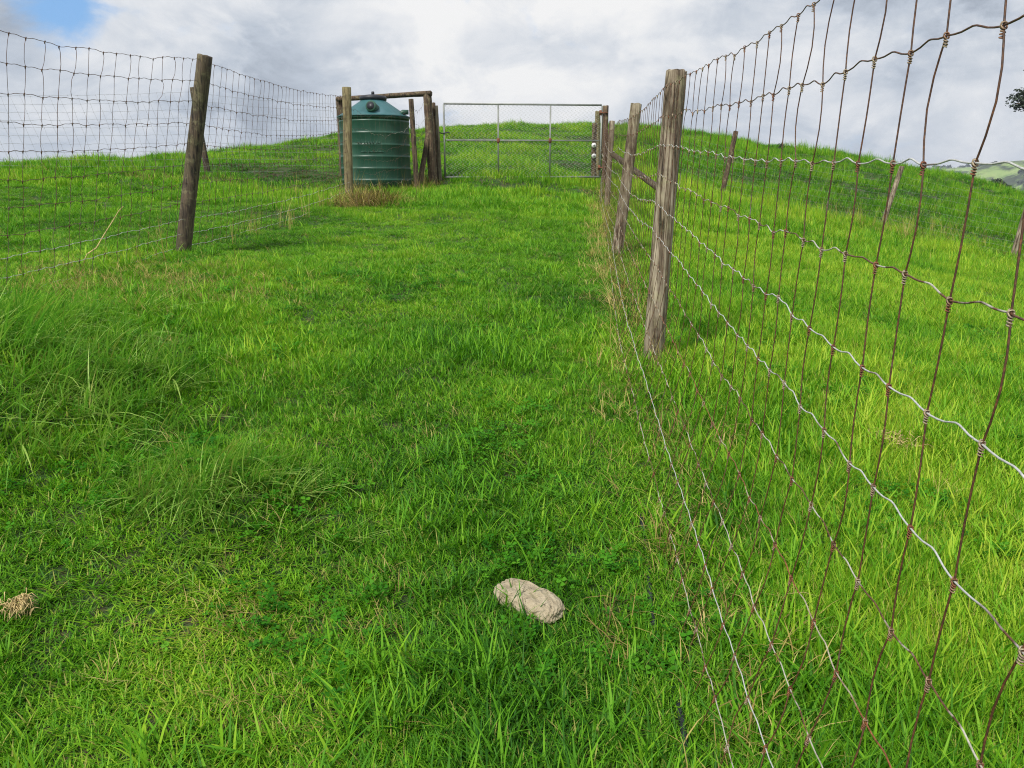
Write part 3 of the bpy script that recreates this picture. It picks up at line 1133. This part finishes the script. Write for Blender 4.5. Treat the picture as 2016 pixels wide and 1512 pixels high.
# ------------------------------------------------------------------ right-hand fence
def right_fence():
    root = empty('wire_fence', (0.95, 4.6, gz(0.95, 4.6)), 'tall rusty woven wire fence on grey posts, nearest the camera along the path', 'fence')
    spans = [0.178] * 7 + [0.158, 0.150, 0.135, 0.125]
    tot = sum(spans)
    fr, c = [0.0], 0.0
    for sp in spans:
        c += sp
        fr.append(c / tot)
    # head and foot of the netting at each station
    st = []

    def station(x, y, ztop, zbot=None, xb=None):
        zb = zbot if zbot is not None else gz(x, y) + 0.05
        st.append(((x if xb is None else xb, y, zb), (x, y, ztop)))
    for (y, x, dz) in ((0.2, 0.570, 0.0), (2.5, 0.764, 0.0)):
        station(x - 0.02 * 0.3, y, 0.346 + 0.0272 * y, 0.346 + 0.0272 * y - tot * 1.0, x - 0.06)
    w1 = at(1345, 172, 4.6)
    station(0.862, 4.58, 0.505, -1.10, 0.79)
    station(1.20, 9.0, at(1236, 238, 9.0).z, gz(1.2, 9.0) + 0.02)
    station(1.66, 14.2, at(1200, 250, 14.2).z, gz(1.66, 14.2) + 0.02)
    station(1.93, 16.75, at(1190, 215, 16.75).z, gz(1.93, 16.75) + 0.02)

    def flare(t, f):
        a = np.interp(t, [0, 3, 5, 9, 17], [0.13, 0.17, 0.16, 0.10, 0.06])
        return float(a) * max(0.0, (f - 0.62) / 0.38) ** 1.3
    net = Net(st, fr, [0.0, 0.0, 0.075, 0.085, 0.05], flare)
    detail = lambda t: 2 if t < 3.1 else (1 if t < 7 else 0)

    def lm(k):
        return M['wire_dark'] if k == 0 else M['wire_rust'] if k == 1 else M['wire_galv'] if k in (2, 4, 5, 9, 11) else M['wire_mix'] if k in (3, 6, 8, 10) else M['wire_red']
    build_net(root, net, 0.15, 0.0015, 0.00145, lm, M['wire_rust'], M['knot'], t0=0.27, detail_at=detail, crimp=0.0075, wob=0.0075, seed=5, far_spacing=(8.9, 0.205), knot_size=0.80)
    # posts
    post_part(root, (0.885, 4.68, gz(0.885, 4.68)), at(1333, 142, 4.72), 0.062, 0.060, M['wood_grey'], 1, 'thick grey weathered post nearest the camera')
    post_part(root, (1.235, 9.06, gz(1.235, 9.06)), at(1253, 206, 9.1), 0.072, 0.064, M['wood_grey'], 2)
    post_part(root, (1.72, 14.2, gz(1.72, 14.2)), at(1205, 239, 14.2), 0.058, 0.05, M['wood_grey'], 3)
    post_part(root, (1.98, 16.8, gz(1.98, 16.8)), at(1192, 209, 16.8), 0.075, 0.066, M['wood_brown'], 4, 'brown gate post wrapped in loose wire')
    # slanting brace timber
    mb = MB()
    post_mesh(mb, at(1300, 372, 10.6), at(1206, 304, 14.1), 0.045, 0.045, 5, n=10)
    mb.build('brace_rail', M['wood_dark'], root)
    # loose wire wound round the gate post
    mb = MB()
    rg = random.Random(9)
    for j in range(7):
        z0 = -0.15 + j * 0.15
        pts = []
        for i in range(16):
            th = i / 15 * 2 * math.pi * 1.15
            pts.append((1.96 + 0.10 * math.cos(th), 16.72 + 0.10 * math.sin(th), z0 + 0.12 * math.sin(th * 1.3 + j) + rg.uniform(-.02, .02)))
        mb.tube(pts, 0.0035, 4)
    mb.build('tie_wire', M['wire_mix'], root)
    # staples and tie loops on the near post
    return root


right_fence()


# ------------------------------------------------------------------ left-hand fence
def left_fence():
    A = Vector((-3.24, 7.5, gz(-3.24, 7.5)))
    root = empty('wire_fence', A, 'woven wire fence with dark leaning post along the left side of the path', 'fence')
    spans = [0.178] * 7 + [0.15, 0.135, 0.12]
    tot = sum(spans)
    fr, c = [0.0], 0.0
    for sp in spans:
        c += sp
        fr.append(c / tot)
    st = []
    for (u, vt, vb, Y) in ((-420, -20, 700, 4.0), (0, 64, 583, 5.05), (392, 116, 492, 7.42)):
        st.append((at(u if u != 392 else 352, vb, Y), at(u, vt, Y)))
    st[-1] = (at(352, 488, 7.4), at(390, 116, 7.4))
    st.append((at(690, 388, 13.1), at(678, 190, 13.1)))
    net = Net(st, fr, [0.0, 0.03, 0.10], lambda t, f: 0.0)
    build_net(root, net, 0.158, 0.0020, 0.0018, lambda k: M['wire_dark'] if k < 8 else M['wire_galv'], M['wire_dark'], M['wire_dark'], t0=0.9, detail_at=lambda t: 1, crimp=0.006, wob=0.008, seed=17, knot_size=1.0)
    post_part(root, (A.x + 0.04, 7.5, A.z), at(401, 111, 7.5), 0.072, 0.066, M['wood_dark'], 11, 'dark mossy post leaning to the right', sq=0.25)
    b = at(688, 395, 13.2)
    post_part(root, (b.x, 13.2, gz(b.x, 13.2)), at(682, 173, 13.2), 0.068, 0.072, M['wood_olive'], 12, 'olive lichened post in front of the tank')
    return root


left_fence()


def tank_side_net():
    """the slack stretch of netting between the tank post and the gate-side strainer"""
    p0 = at(690, 392, 13.2)
    root = empty('slack_netting', (p0.x + 0.05, 13.3, gz(p0.x, 13.3)), 'slack sagging wire netting strung in front of the green tank', 'netting')
    st = [((-2.62, 13.25, gz(-2.62, 13.25) + 0.12), at(690, 214, 13.25)),
          ((-2.15, 15.4, gz(-2.15, 15.4) + 0.1), at(812, 215, 15.4)),
          ((-1.88, 16.4, gz(-1.88, 16.4) + 0.1), at(838, 196, 16.4))]
    net = Net(st, [0, 0.2, 0.38, 0.55, 0.72, 0.88, 1.0], [0.16, 0.10], lambda t, f: 0.03 * math.sin(t * 5 + f * 9))
    build_net(root, net, 0.16, 0.0020, 0.0008, lambda k: M['wire_mix'] if k in (1, 5, 6) else M['wire_dark'], M['wire_dark'], M['wire_dark'], t0=0.1, crimp=0.02, wob=0.03, seed=31)
    return root


tank_side_net()


# ------------------------------------------------------------------ the fence behind on the left
def back_left_fence():
    b = at(408, 334, 16.5)
    root = empty('wire_fence', (b.x, b.y, gz(b.x, b.y)), 'farther wire fence with one thin leaning post behind the left fence, on the skyline', 'fence')
    spans = [0.165] * 8 + [0.14, 0.12]
    tot = sum(spans)
    fr, c = [0.0], 0.0
    for sp in spans:
        c += sp
        fr.append(c / tot)
    st = []
    for (u, vt, Y) in ((-120, 189, 13.6), (376, 181, 16.4), (664, 205, 18.0)):
        h = at(u, vt, Y)
        fx = h.x + 0.38
        z = gz(fx, Y + 0.05)
        st.append(((fx, Y + 0.05, max(z + 0.02, h.z - tot)), h))
    net = Net(st, fr, [0.03, 0.04], lambda t, f: 0.0)
    build_net(root, net, 0.155, 0.0019, 0.0017, M['wire_thin'], M['wire_thin'], M['wire_thin'], t0=0.1, crimp=0.006, wob=0.006, seed=23, knot_size=1.2)
    post_part(root, (b.x, b.y, gz(b.x, b.y)), at(379, 173, 16.5), 0.062, 0.055, M['wood_dark'], 21, 'thin dark post leaning to the left')
    return root


back_left_fence()


# ------------------------------------------------------------------ the second fence in the right field
def field_fence():
    pts = [((1420, 383, 20), (1449, 259, 20)), ((1735, 450, 19), (1776, 328, 19)), ((1994, 508, 17), (2030, 380, 17))]
    b = at(*pts[1][0])
    root = empty('wire_fence', (b.x, b.y, gz(b.x, b.y)), 'low wire netting fence on three crooked posts slanting across the right field', 'fence')
    st = []
    b0 = at(1322, 352, 21.5)
    st.append(((b0.x, 21.5, gz(b0.x, 21.5) + 0.05), (b0.x + 0.3, 21.5, gz(b0.x, 21.5) + 1.15)))
    for (pb, pt) in pts:
        q = at(*pb)
        st.append(((q.x, q.y - 0.08, gz(q.x, q.y) + 0.04), (q.x + 0.42, q.y - 0.08, gz(q.x, q.y) + 1.18)))
    st.append(((15.0, 14.0, gz(15, 14) + 0.04), (15.4, 14.0, gz(15, 14) + 1.18)))
    net = Net(st, [0, 0.125, 0.25, 0.375, 0.5, 0.62, 0.74, 0.85, 0.93, 1.0], [0.03, 0.05, 0.04, 0.04], lambda t, f: 0.0)
    build_net(root, net, 0.155, 0.0011, 0.0008, M['wire_thin'], M['wire_thin'], M['wire_thin'], t0=0.15, crimp=0.006, wob=0.006, seed=29)
    for i, (pb, pt) in enumerate(pts):
        q = at(*pb)
        post_part(root, (q.x, q.y, gz(q.x, q.y)), at(*pt), 0.062, 0.060, M['wood_grey'] if i else M['wood_brown'], 31 + i, sq=0.3)
    return root


field_fence()


# ------------------------------------------------------------------ gate
def gate():
    Y = 16.75
    tl, tr = at(875, 204, Y), at(1183, 207, Y)
    zb = at(1030, 349, Y).z
    x0, x1 = tl.x, tr.x
    zt0, zt1 = tl.z, tr.z
    root = empty('farm_gate', (x0, Y, gz(x0, Y)), 'wide galvanised pipe gate filled with chain link mesh, closed across the top of the path', 'gate')
    root_loc = root.location
    r = 0.019
    top = lambda x: zt0 + (zt1 - zt0) * (x - x0) / (x1 - x0)
    zm = at(1030, 277, Y).z

    def part(name, pts, rad, mat=M['pipe'], n=10):
        mb = MB()
        mb.tube(pts, rad, n)
        return mb.build(name, mat, root)
    part('top_rail', [(x0 - r, Y, zt0), (x1 + r, Y, zt1)], r)
    part('bottom_rail', [(x0 - r, Y, zb), (x1 + r, Y, zb + 0.01)], r)
    part('middle_rail', [(x0 + r, Y, zm + 0.01), (x1 - r, Y, zm)], r * 0.85)
    for u in (875, 981, 1083, 1183):
        x = at(u, 280, Y).x
        part('upright', [(x, Y - 0.002, zb + r * 0.9), (x, Y - 0.002, top(x) - r * 0.9)], r * (1.0 if u in (875, 1183) else 0.9))
    for u in (981, 1083):
        x = at(u, 280, Y).x
        mb = MB()
        mb.tube([(x, Y, zm - 0.05), (x, Y, zm - 0.02), (x, Y, zm + 0.03), (x, Y, zm + 0.05)], [0.026, 0.036, 0.036, 0.026], 10)
        mb.build('rusty_joint', M['rust'], root)
    # chain link: zigzag pickets hooked into each other
    mb = MB()
    pitch = 0.088
    nx = int((x1 - x0) / pitch)
    nz = int((zt0 - zb) / (pitch / 2))
    yy = Y + 0.026
    for i in range(nx + 1):
        xc = x0 + (i + 0.5) * (x1 - x0) / (nx + 1)
        pts = [(xc + (pitch / 2 if k % 2 else -pitch / 2) * 1.04, yy + (0.003 if k % 2 else -0.003), zb + k * (zt0 - zb) / nz) for k in range(nz + 1)]
        mb.tube(pts, 0.0044, 3, cap=False)
    mb.build('chain_link_mesh', M['link'], root)
    # hinges on the right, chain and latch on the left
    for v in (222, 330):
        p = at(1186, v, Y)
        mb = MB()
        mb.tube([(x1 - 0.03, Y - 0.03, p.z), (x1 + 0.05, Y - 0.035, p.z), (1.98, Y - 0.03, p.z)], 0.014, 8)
        mb.tube([(x1, Y, p.z - 0.05), (x1, Y, p.z + 0.05)], 0.030, 10)
        mb.build('hinge', M['rust'], root)
    p = at(872, 261, Y)
    mb = MB()
    mb.tube([(x0 - 0.14, Y - 0.02, p.z + 0.01), (x0 - 0.06, Y - 0.035, p.z - 0.02), (x0 + 0.05, Y - 0.03, p.z), (x0 + 0.10, Y - 0.02, p.z - 0.01)], 0.012, 8)
    mb.build('latch_chain', M['black'], root)
    return root


gate()


# ------------------------------------------------------------------ tank
def tank():
    cx, cy = -2.745, 16.0
    zg = gz(cx, cy) - 0.03
    root = empty('water_tank', (cx, cy, zg), 'dark green ribbed plastic water tank with cone roof and black lid', 'water tank')
    zt = at(739, 232, 15.9).z - zg               # eave
    R0 = 0.69
    prof = [(R0 * 1.0, 0)]
    nrib = 6
    for i in range(nrib):
        z = 0.06 + (zt - 0.04) * (i + 0.55) / nrib
        prof += [(R0 + 0.003, z - 0.016), (R0 + 0.007, z - 0.010), (R0 + 0.007, z + 0.002), (R0 - 0.002, z + 0.010), (R0 - 0.001, z + 0.035)]
    prof += [(R0, zt - 0.05), (R0 + 0.012, zt - 0.015), (R0 + 0.015, zt)]
    mb = MB()
    mb.lathe(prof, (cx, cy, zg), 64)
    mb.build('tank_wall', M['tank'], root)
    apex = at(739, 196, 16.0).z - zg
    mb = MB()
    flute = lambda th, z: 1 + 0.010 * abs(math.sin(th * 18))
    rp = [(R0 + 0.022, zt + 0.004), (R0 + 0.024, zt + 0.022), (R0 - 0.02, zt + 0.04)]
    for i in range(1, 7):
        q = i / 6
        rp.append((R0 - 0.02 + (0.235 - R0 + 0.02) * q, zt + 0.04 + (apex - 0.02 - zt - 0.04) * q))
    rp += [(0.225, apex + 0.0)]
    mb.lathe(rp, (cx, cy, zg), 108, 0, flute)
    roof = mb.build('tank_roof', M['tank_roof'], root)
    # black screw lid with its knob
    mb = MB()
    mb.lathe([(0.20, apex - 0.02), (0.262, apex - 0.015), (0.268, apex + 0.035), (0.25, apex + 0.06), (0.12, apex + 0.085), (0.03, apex + 0.09)], (cx, cy, zg), 40)
    lid = mb.build('lid', M['black'], roof)
    mb = MB()
    mb.lathe([(0.032, apex + 0.085), (0.03, apex + 0.14), (0.022, apex + 0.15)], (cx, cy, zg), 12)
    mb.build('lid_knob', M['black'], roof)
    # round inlet moulded into the roof, facing the path
    q = at(731, 210, 15.36)
    ax = Vector((-0.18, -0.95, 0.25)).normalized()
    mb = MB()
    c0 = Vector((q.x, q.y + 0.06, q.z))
    mb.tube([c0 - ax * 0.22, c0 + ax * 0.06, c0 + ax * 0.075], [0.105, 0.105, 0.095], 24)
    inlet = mb.build('inlet', M['tank'], roof)
    mb = MB()
    mb.tube([c0 + ax * 0.060, c0 + ax * 0.0785], [0.076, 0.076], 20)
    mb.build('inlet_screen', M['black'], roof)
    # overflow elbow at the right eave
    q = at(796, 222, 15.8)
    mb = MB()
    mb.tube([(q.x - 0.16, q.y, q.z - 0.08), (q.x - 0.02, q.y, q.z + 0.01), (q.x + 0.08, q.y, q.z + 0.01)], [0.05, 0.05, 0.045], 14)
    mb.build('overflow', M['tank'], root)
    # worn raised lettering, no longer legible, moulded in the wall
    mb = MB()
    rg = random.Random(3)
    for row, (v, a0, a1, hh) in enumerate(((281, -0.30, 0.34, 0.030), (299, -0.22, 0.42, 0.016))):
        n = 15 if row == 0 else 18
        for i in range(n):
            if rg.random() < 0.15:
                continue
            a = a0 + (a1 - a0) * i / n - math.pi / 2 + 0.0
            z = at(739, v, 15.27).z
            c = Vector((cx + math.cos(a) * (R0 + 0.002), cy + math.sin(a) * (R0 + 0.002), z))
            tn = Vector((-math.sin(a), math.cos(a), 0))
            nn = Vector((math.cos(a), math.sin(a), 0))
            mb.box(c, tn * 0.006, nn * 0.006, Vector((0, 0, hh * rg.uniform(0.6, 1))))
    mb.build('raised_lettering', M['tank'], root)
    return root


tank()


# ------------------------------------------------------------------ timber work round the tank and gate
def tank_frame():
    Y = 16.9
    p = at(841, 187, 16.5)
    b = at(853, 345, 16.5)
    root = empty('timber_frame', (b.x, 16.5, gz(b.x, 16.5)), 'rough brown timber frame with top rail above the green tank lid', 'timber frame')
    post_part(root, (b.x, 16.5, gz(b.x, 16.5)), p, 0.105, 0.088, M['wood_brown'], 41, name='strainer_post')
    l = at(672, 262, 17.4)
    post_part(root, (l.x, 17.4, gz(l.x, 17.4)), at(669, 194, 17.4), 0.085, 0.085, M['wood_brown'], 42, name='strainer_post')
    mb = MB()
    a, c = at(664, 195, 17.3), at(848, 184, 16.45)
    ax = (c - a)
    n = ax.normalized()
    up = Vector((0, 0, 1))
    for i in range(8):
        pass
    post_mesh(mb, a, c, 0.052, 0.055, 43, n=10, sq=0.5)
    mb.build('top_rail', M['wood_brown'], root)
    mb = MB()
    post_mesh(mb, at(824, 356, 16.2) - Vector((0, 0, 0.2)), at(843, 262, 16.45), 0.06, 0.05, 44, n=10)
    mb.build('brace', M['wood_brown'], root)
    return root


tank_frame()


def lone_post(u0, v0, u1, v1, Y, r, mat, seed, label, group=None, ins=()):
    b = at(u0, v0, Y)
    z = gz(b.x, Y)
    root = empty('fence_post', (b.x, Y, z), label, 'post', group)
    post_part(root, (b.x, Y, z), at(u1, v1, Y), r, r * 0.92, mat, seed, name='timber')
    for (u, v) in ins:
        q = at(u, v, Y - r - 0.02)
        mb = MB()
        mb.tube([q + Vector((0, 0.03, 0)), q + Vector((0, -0.01, 0)), q + Vector((0, -0.02, 0)), q + Vector((0, -0.05, 0))], [0.040, 0.040, 0.052, 0.048], 14)
        o = mb.build('insulator', M['white'], root)
        mb = MB()
        mb.tube([q + Vector((0, -0.051, 0)), q + Vector((0, -0.062, 0))], [0.016, 0.013], 8)
        mb.build('nail_head', M['black'], o)
    return root


lone_post(821, 356, 809, 196, 15.6, 0.058, M['wood_brown'], 51, 'thin dark brown post standing just right of the green tank')
lone_post(862, 340, 854, 203, 16.8, 0.036, M['wood_brown'], 52, 'slim brown post beside the strainer post, taller of a close pair')
lone_post(867, 341, 859, 209, 16.72, 0.036, M['wood_grey'], 53, 'slim greyish post nearest the gate latch, shorter of a close pair')
lone_post(1175, 330, 1177, 220, 18.6, 0.062, M['wood_olive'], 54, 'tall post seen through the hinge end of the gate')
lone_post(1169, 325, 1171, 243, 17.6, 0.06, M['wood_brown'], 55, 'short post behind the gate carrying two white insulators', ins=((1169, 286), (1169, 307)))


# ------------------------------------------------------------------ small things in the grass
def stone():
    x, y = 0.055, 2.27
    z = gz(x, y)
    bm = bmesh.new()
    bmesh.ops.create_icosphere(bm, subdivisions=6, radius=1.0)
    ax = Vector((0.74, -0.67, 0)).normalized()
    sd = Vector((-ax.y, ax.x, 0))
    for v in bm.verts:
        c = v.co.copy()
        # blunt loaf
        n = c.normalized()
        k = 1.0 / (abs(n.x) ** 3.2 + abs(n.y) ** 3.0 + abs(n.z) ** 2.6) ** (1 / 2.9)
        q = n * k
        w = 1 + 0.03 * math.sin(4 * n.x + 1) * math.cos(3 * n.y) + 0.03 * math.sin(11 * n.x + 7 * n.z) + 0.02 * math.sin(23 * n.y + 17 * n.x) * math.sin(19 * n.z)
        if q.x > 0.3:
            q.z *= 1 - 0.35 * (q.x - 0.3)
        p = ax * (q.x * 0.130 * w) + sd * (q.y * 0.066 * w) + Vector((0, 0, (min(q.z, 0.80 + 0.03 * math.sin(6 * n.x + 1) + 0.04 * math.sin(9 * n.y)) * 0.048) * w))
        v.co = p + Vector((0, 0, 0.012))
    me = bpy.data.meshes.new('stone')
    bm.to_mesh(me)
    bm.free()
    me.polygons.foreach_set('use_smooth', [True] * len(me.polygons))
    me.materials.append(M['stone'])
    o = bpy.data.objects.new('stone', me)
    COL.objects.link(o)
    o.location = (x, y, z)
    tag(o, 'pale cream pitted stone half sunk in the foreground grass', 'stone')


stone()


def straw_wad(u, v, w, label, seed):
    rg = random.Random(seed)
    # walk the sight line down to the ground
    Y = 1.0
    for i in range(4000):
        Y += 0.005
        p = at(u, v, Y)
        if p.z < gz(p.x, p.y) + 0.05:
            break
    z = gz(p.x, p.y)
    mb = MB()
    for i in range(150):
        c = Vector((rg.gauss(0, w * 0.32), rg.gauss(0, w * 0.25), abs(rg.gauss(0.04, 0.014))))
        a = rg.uniform(0, 6.28)
        d = Vector((math.cos(a), math.sin(a), rg.uniform(-0.2, 0.25))) * rg.uniform(0.15, 0.42) * w
        k = c + Vector((0, 0, 0.012))
        mb.tube([c - d, k, c + d * 0.9 - Vector((0, 0, 0.012))], [0.0010, 0.0016, 0.0006], 4)
    o = mb.build('straw_wad', mat_straw, None)
    for vtx in o.data.vertices:
        pass
    o.location = (p.x, p.y, z)
    tag(o, label, 'straw')


mat_straw = mat_simple('bleached_straw', (0.50, 0.38, 0.17), 0.8, 0, 0.35, 60)
straw_wad(38, 1188, 0.06, 'small ball of bleached straw lying in the grass at the far left of the foreground', 1)
straw_wad(1765, 860, 0.17, 'flat wad of pale straw lying in the bright field behind the near netting', 2)


def stalk(pts, rad, label):
    b = Vector(pts[0])
    mb = MB()
    n = len(pts)
    mb.tube(pts, [rad * (1 - 0.6 * i / (n - 1)) for i in range(n)], 5)
    o = mb.build('dry_stalk', mat_straw, None, loc=tuple(b))
    tag(o, label, 'stalk')


g0 = at(160, 520, 6.3)
stalk([(g0.x, g0.y, gz(g0.x, g0.y)), at(172, 500, 6.3), at(190, 488, 6.32), at(205, 462, 6.35), at(222, 435, 6.38), at(234, 415, 6.4), at(243, 406, 6.4)], 0.0065, 'pale bent dry stalk leaning against the left fence netting')
g0 = at(1282, 1165, 2.38)
stalk([(g0.x, g0.y, gz(g0.x, g0.y)), at(1262, 1128, 2.5), at(1225, 1090, 2.62), at(1190, 1055, 2.75), at(1160, 1028, 2.84), at(1138, 1018, 2.88)], 0.0045, 'long thin dry stalk lying across the turf left of the near netting')


def hose():
    pts = []
    for i in range(22):
        q = i / 21
        y = 1.55 + 1.3 * q
        x = 0.43 + 0.085 * q + 0.012 * math.sin(q * 9)
        pts.append((x, y, gz(x, y) + 0.006 + 0.012 * math.sin(q * 14)))
    mb = MB()
    mb.tube(pts, 0.010, 10)
    o = mb.build('plastic_pipe', M['black'], None, loc=pts[0])
    tag(o, 'black plastic water pipe half hidden in grass at the near fence foot', 'pipe')


hose()


# ------------------------------------------------------------------ trees
def crown(mb, clumps, n, size, rg):
    tot = sum(r[1][0] * r[1][1] * r[1][2] for r in clumps)
    for (c, r) in clumps:
        k = int(n * (r[0] * r[1] * r[2]) / tot)
        for i in range(k):
            while True:
                p = Vector((rg.uniform(-1, 1), rg.uniform(-1, 1), rg.uniform(-1, 1)))
                if 0.15 < p.length < 1 and rg.random() < 0.35 + p.length * 0.65:
                    break
            q = Vector((c[0] + p.x * r[0], c[1] + p.y * r[1], c[2] + p.z * r[2]))
            a = Vector((rg.gauss(0, 1), rg.gauss(0, 1), rg.gauss(0, 0.5))).normalized()
            b = a.cross(Vector((rg.gauss(0, 1), rg.gauss(0, 1), rg.gauss(0, 1)))).normalized()
            s = size * rg.uniform(0.5, 1.3)
            mb.add([q - a * s, q + b * s * 0.45, q + a * s, q - b * s * 0.45], [(0, 1, 2, 3)])


def tree(name, base, limbs, clumps, n, size, label, cat, seed, group=None):
    rg = random.Random(seed)
    root = empty(name, base, label, cat, group)
    mb = MB()
    for pts, rads in limbs:
        mb.tube(pts, rads, 9)
    mb.build('trunk', M['bark'], root)
    mb = MB()
    crown(mb, clumps, n, size, rg)
    mb.build('crown', M['leaf_dark'], root, smooth=False)
    return root


def trees():
    # macrocarpa whose bough reaches in at the right edge
    bx, by = 39.5, 55.0
    bz = gz(bx, by)
    top = at(2016, 170, 55).z
    mid = at(2016, 200, 55).z
    cl = []
    rg = random.Random(77)
    for i in range(46):
        q = rg.random()
        a = rg.uniform(0, 6.28)
        rr = (0.5 + 4.2 * (1 - q) ** 0.6) * rg.uniform(0.5, 1)
        cl.append(((bx + rr * math.cos(a), by + rr * math.sin(a), mid + 0.2 + q * 4.6), (1.1, 1.1, 0.5)))
    for (u, v, r) in ((1990, 203, 0.42), (1996, 192, 0.5), (2003, 208, 0.5), (2008, 188, 0.6), (2014, 200, 0.7), (1999, 214, 0.35), (2020, 210, 0.6), (2012, 179, 0.45), (2026, 190, 0.9), (2040, 200, 1.0), (2006, 217, 0.3)):
        p = at(u, v, 55 + rg.uniform(-0.8, 0.8))
        cl.append((tuple(p), (r, r, r * 0.55)))
    limbs = [([(bx, by, bz - 0.5), (bx + 0.1, by, bz + 3), (bx, by, mid + 1), (bx + .1, by, mid + 4)], [0.6, 0.5, 0.35, 0.08])]
    for i in range(9):
        a = i * 2.4
        z0 = mid - 0.8 + i * 0.5
        L = 4.0 - i * 0.25
        limbs.append(([(bx, by, z0), (bx + L * .5 * math.cos(a), by + L * .5 * math.sin(a), z0 + 0.6), (bx + L * math.cos(a), by + L * math.sin(a), z0 + 0.9)], [0.16, 0.1, 0.03]))
    p = at(2000, 204, 55)
    limbs.append(([(bx, by, mid - 0.6), ((bx + p.x) / 2, by, mid - 0.05), (p.x, 55, p.z)], [0.18, 0.1, 0.03]))
    tree('conifer_tree', (bx, by, bz), limbs, cl, 21000, 0.12, 'dark spreading conifer whose bough enters at the right edge against the sky', 'tree', 5)
    # low dark tree behind the crest at the right
    p = at(1962, 366, 110)
    bz = gz(p.x, p.y)
    cl = [((p.x + dx, p.y + dy, p.z + dz), (r, r, r * 0.7)) for dx, dy, dz, r in ((0, 0, 0, 1.2), (-1.3, 0.3, -0.3, 0.9), (1.2, 0.2, -0.35, 1.0), (2.2, 0, -0.8, .8), (-2.1, 0, -.7, .7), (0.3, .5, .45, .8))]
    tree('broadleaf_tree', (p.x, p.y, bz), [([(p.x, p.y, bz - 0.5), (p.x + .1, p.y, (bz + p.z) / 2), (p.x, p.y, p.z)], [0.35, 0.25, 0.1])], cl, 2600, 0.16,
         'rounded dark tree top showing just over the crest in front of the far hills', 'tree', 6)
    p = at(1539, 286, 31.5)
    z = gz(p.x, p.y)
    cl = [((p.x, p.y, z + 0.17), (0.12, 0.12, 0.13)), ((p.x + 0.10, p.y, z + 0.12), (0.12, 0.1, 0.09)), ((p.x - 0.05, p.y, z + 0.27), (0.05, 0.05, 0.07))]
    rg = random.Random(8)
    root = empty('shrub', (p.x, p.y, z), 'tiny dark shrub alone on the grassy crest in the right field', 'shrub')
    mb = MB()
    mb.tube([(p.x, p.y, z - .05), (p.x, p.y, z + .25)], 0.02, 6)
    mb.build('stem', M['bark'], root)
    mb = MB()
    crown(mb, cl, 260, 0.035, rg)
    mb.build('foliage', M['leaf_dark'], root, smooth=False)
    # far woods on the hills: one mass
    rg = np.random.default_rng(5)
    mb = MB()
    sel = rg.permutation(len(HX))
    n = 0
    px = (HX / HY) * FPX * 0.965 + 1008
    r2 = random.Random(12)
    nz = fbm(HX * 0.012, HY * 0.012, 61, 3)
    for i in sel:
        if not (1780 < px[i] < 2150) or HZ[i] < -35 or nz[i] < 0.5:
            continue
        c = Vector((HX[i] + r2.uniform(-5, 5), HY[i] + r2.uniform(-6, 6), HZ[i] + 1.0))
        s = r2.uniform(2.0, 4.5)
        for k in range(26):
            d = Vector((r2.gauss(0, 1), r2.gauss(0, 1), abs(r2.gauss(0, 0.8)))).normalized() * s * r2.uniform(0.5, 1)
            a = Vector((r2.gauss(0, 1), r2.gauss(0, 1), r2.gauss(0, 1))).normalized()
            b = a.cross(Vector((r2.gauss(0, 1), 0.3, r2.gauss(0, 1)))).normalized()
            q = c + d
            w = s * 0.38
            mb.add([q - a * w, q + b * w, q + a * w, q - b * w], [(0, 1, 2, 3)])
        n += 1
        if n > 700:
            break
    o = mb.build('woodland', M['leaf_dark'], None, smooth=False)
    tag(o, 'dark woodland scattered over the distant hills', 'woodland', None, 'stuff')


trees()


# ------------------------------------------------------------------ the air between here and the far hills
def haze():
    m = bpy.data.materials.new('thin_blue_air')
    m.use_nodes = True
    t = NT(m.node_tree)
    for nd in list(t.n):
        t.n.remove(nd)
    out = t.node('ShaderNodeOutputMaterial')
    v = t.node('ShaderNodeVolumePrincipled', {'Density': 0.00026, 'Color': (0.72, 0.80, 0.95, 1)})
    t.l.new(v.outputs[0], out.inputs['Volume'])
    mb = MB()
    lo, hi = Vector((-2700, -1600, -100)), Vector((2900, 3100, 45))
    mb.box((lo + hi) / 2, ((hi.x - lo.x) / 2, 0, 0), (0, (hi.y - lo.y) / 2, 0), (0, 0, (hi.z - lo.z) / 2))
    o = mb.build('haze', m, None, smooth=False)
    tag(o, 'thin bluish haze between the hillside and the far hills', 'haze', None, 'stuff')


haze()
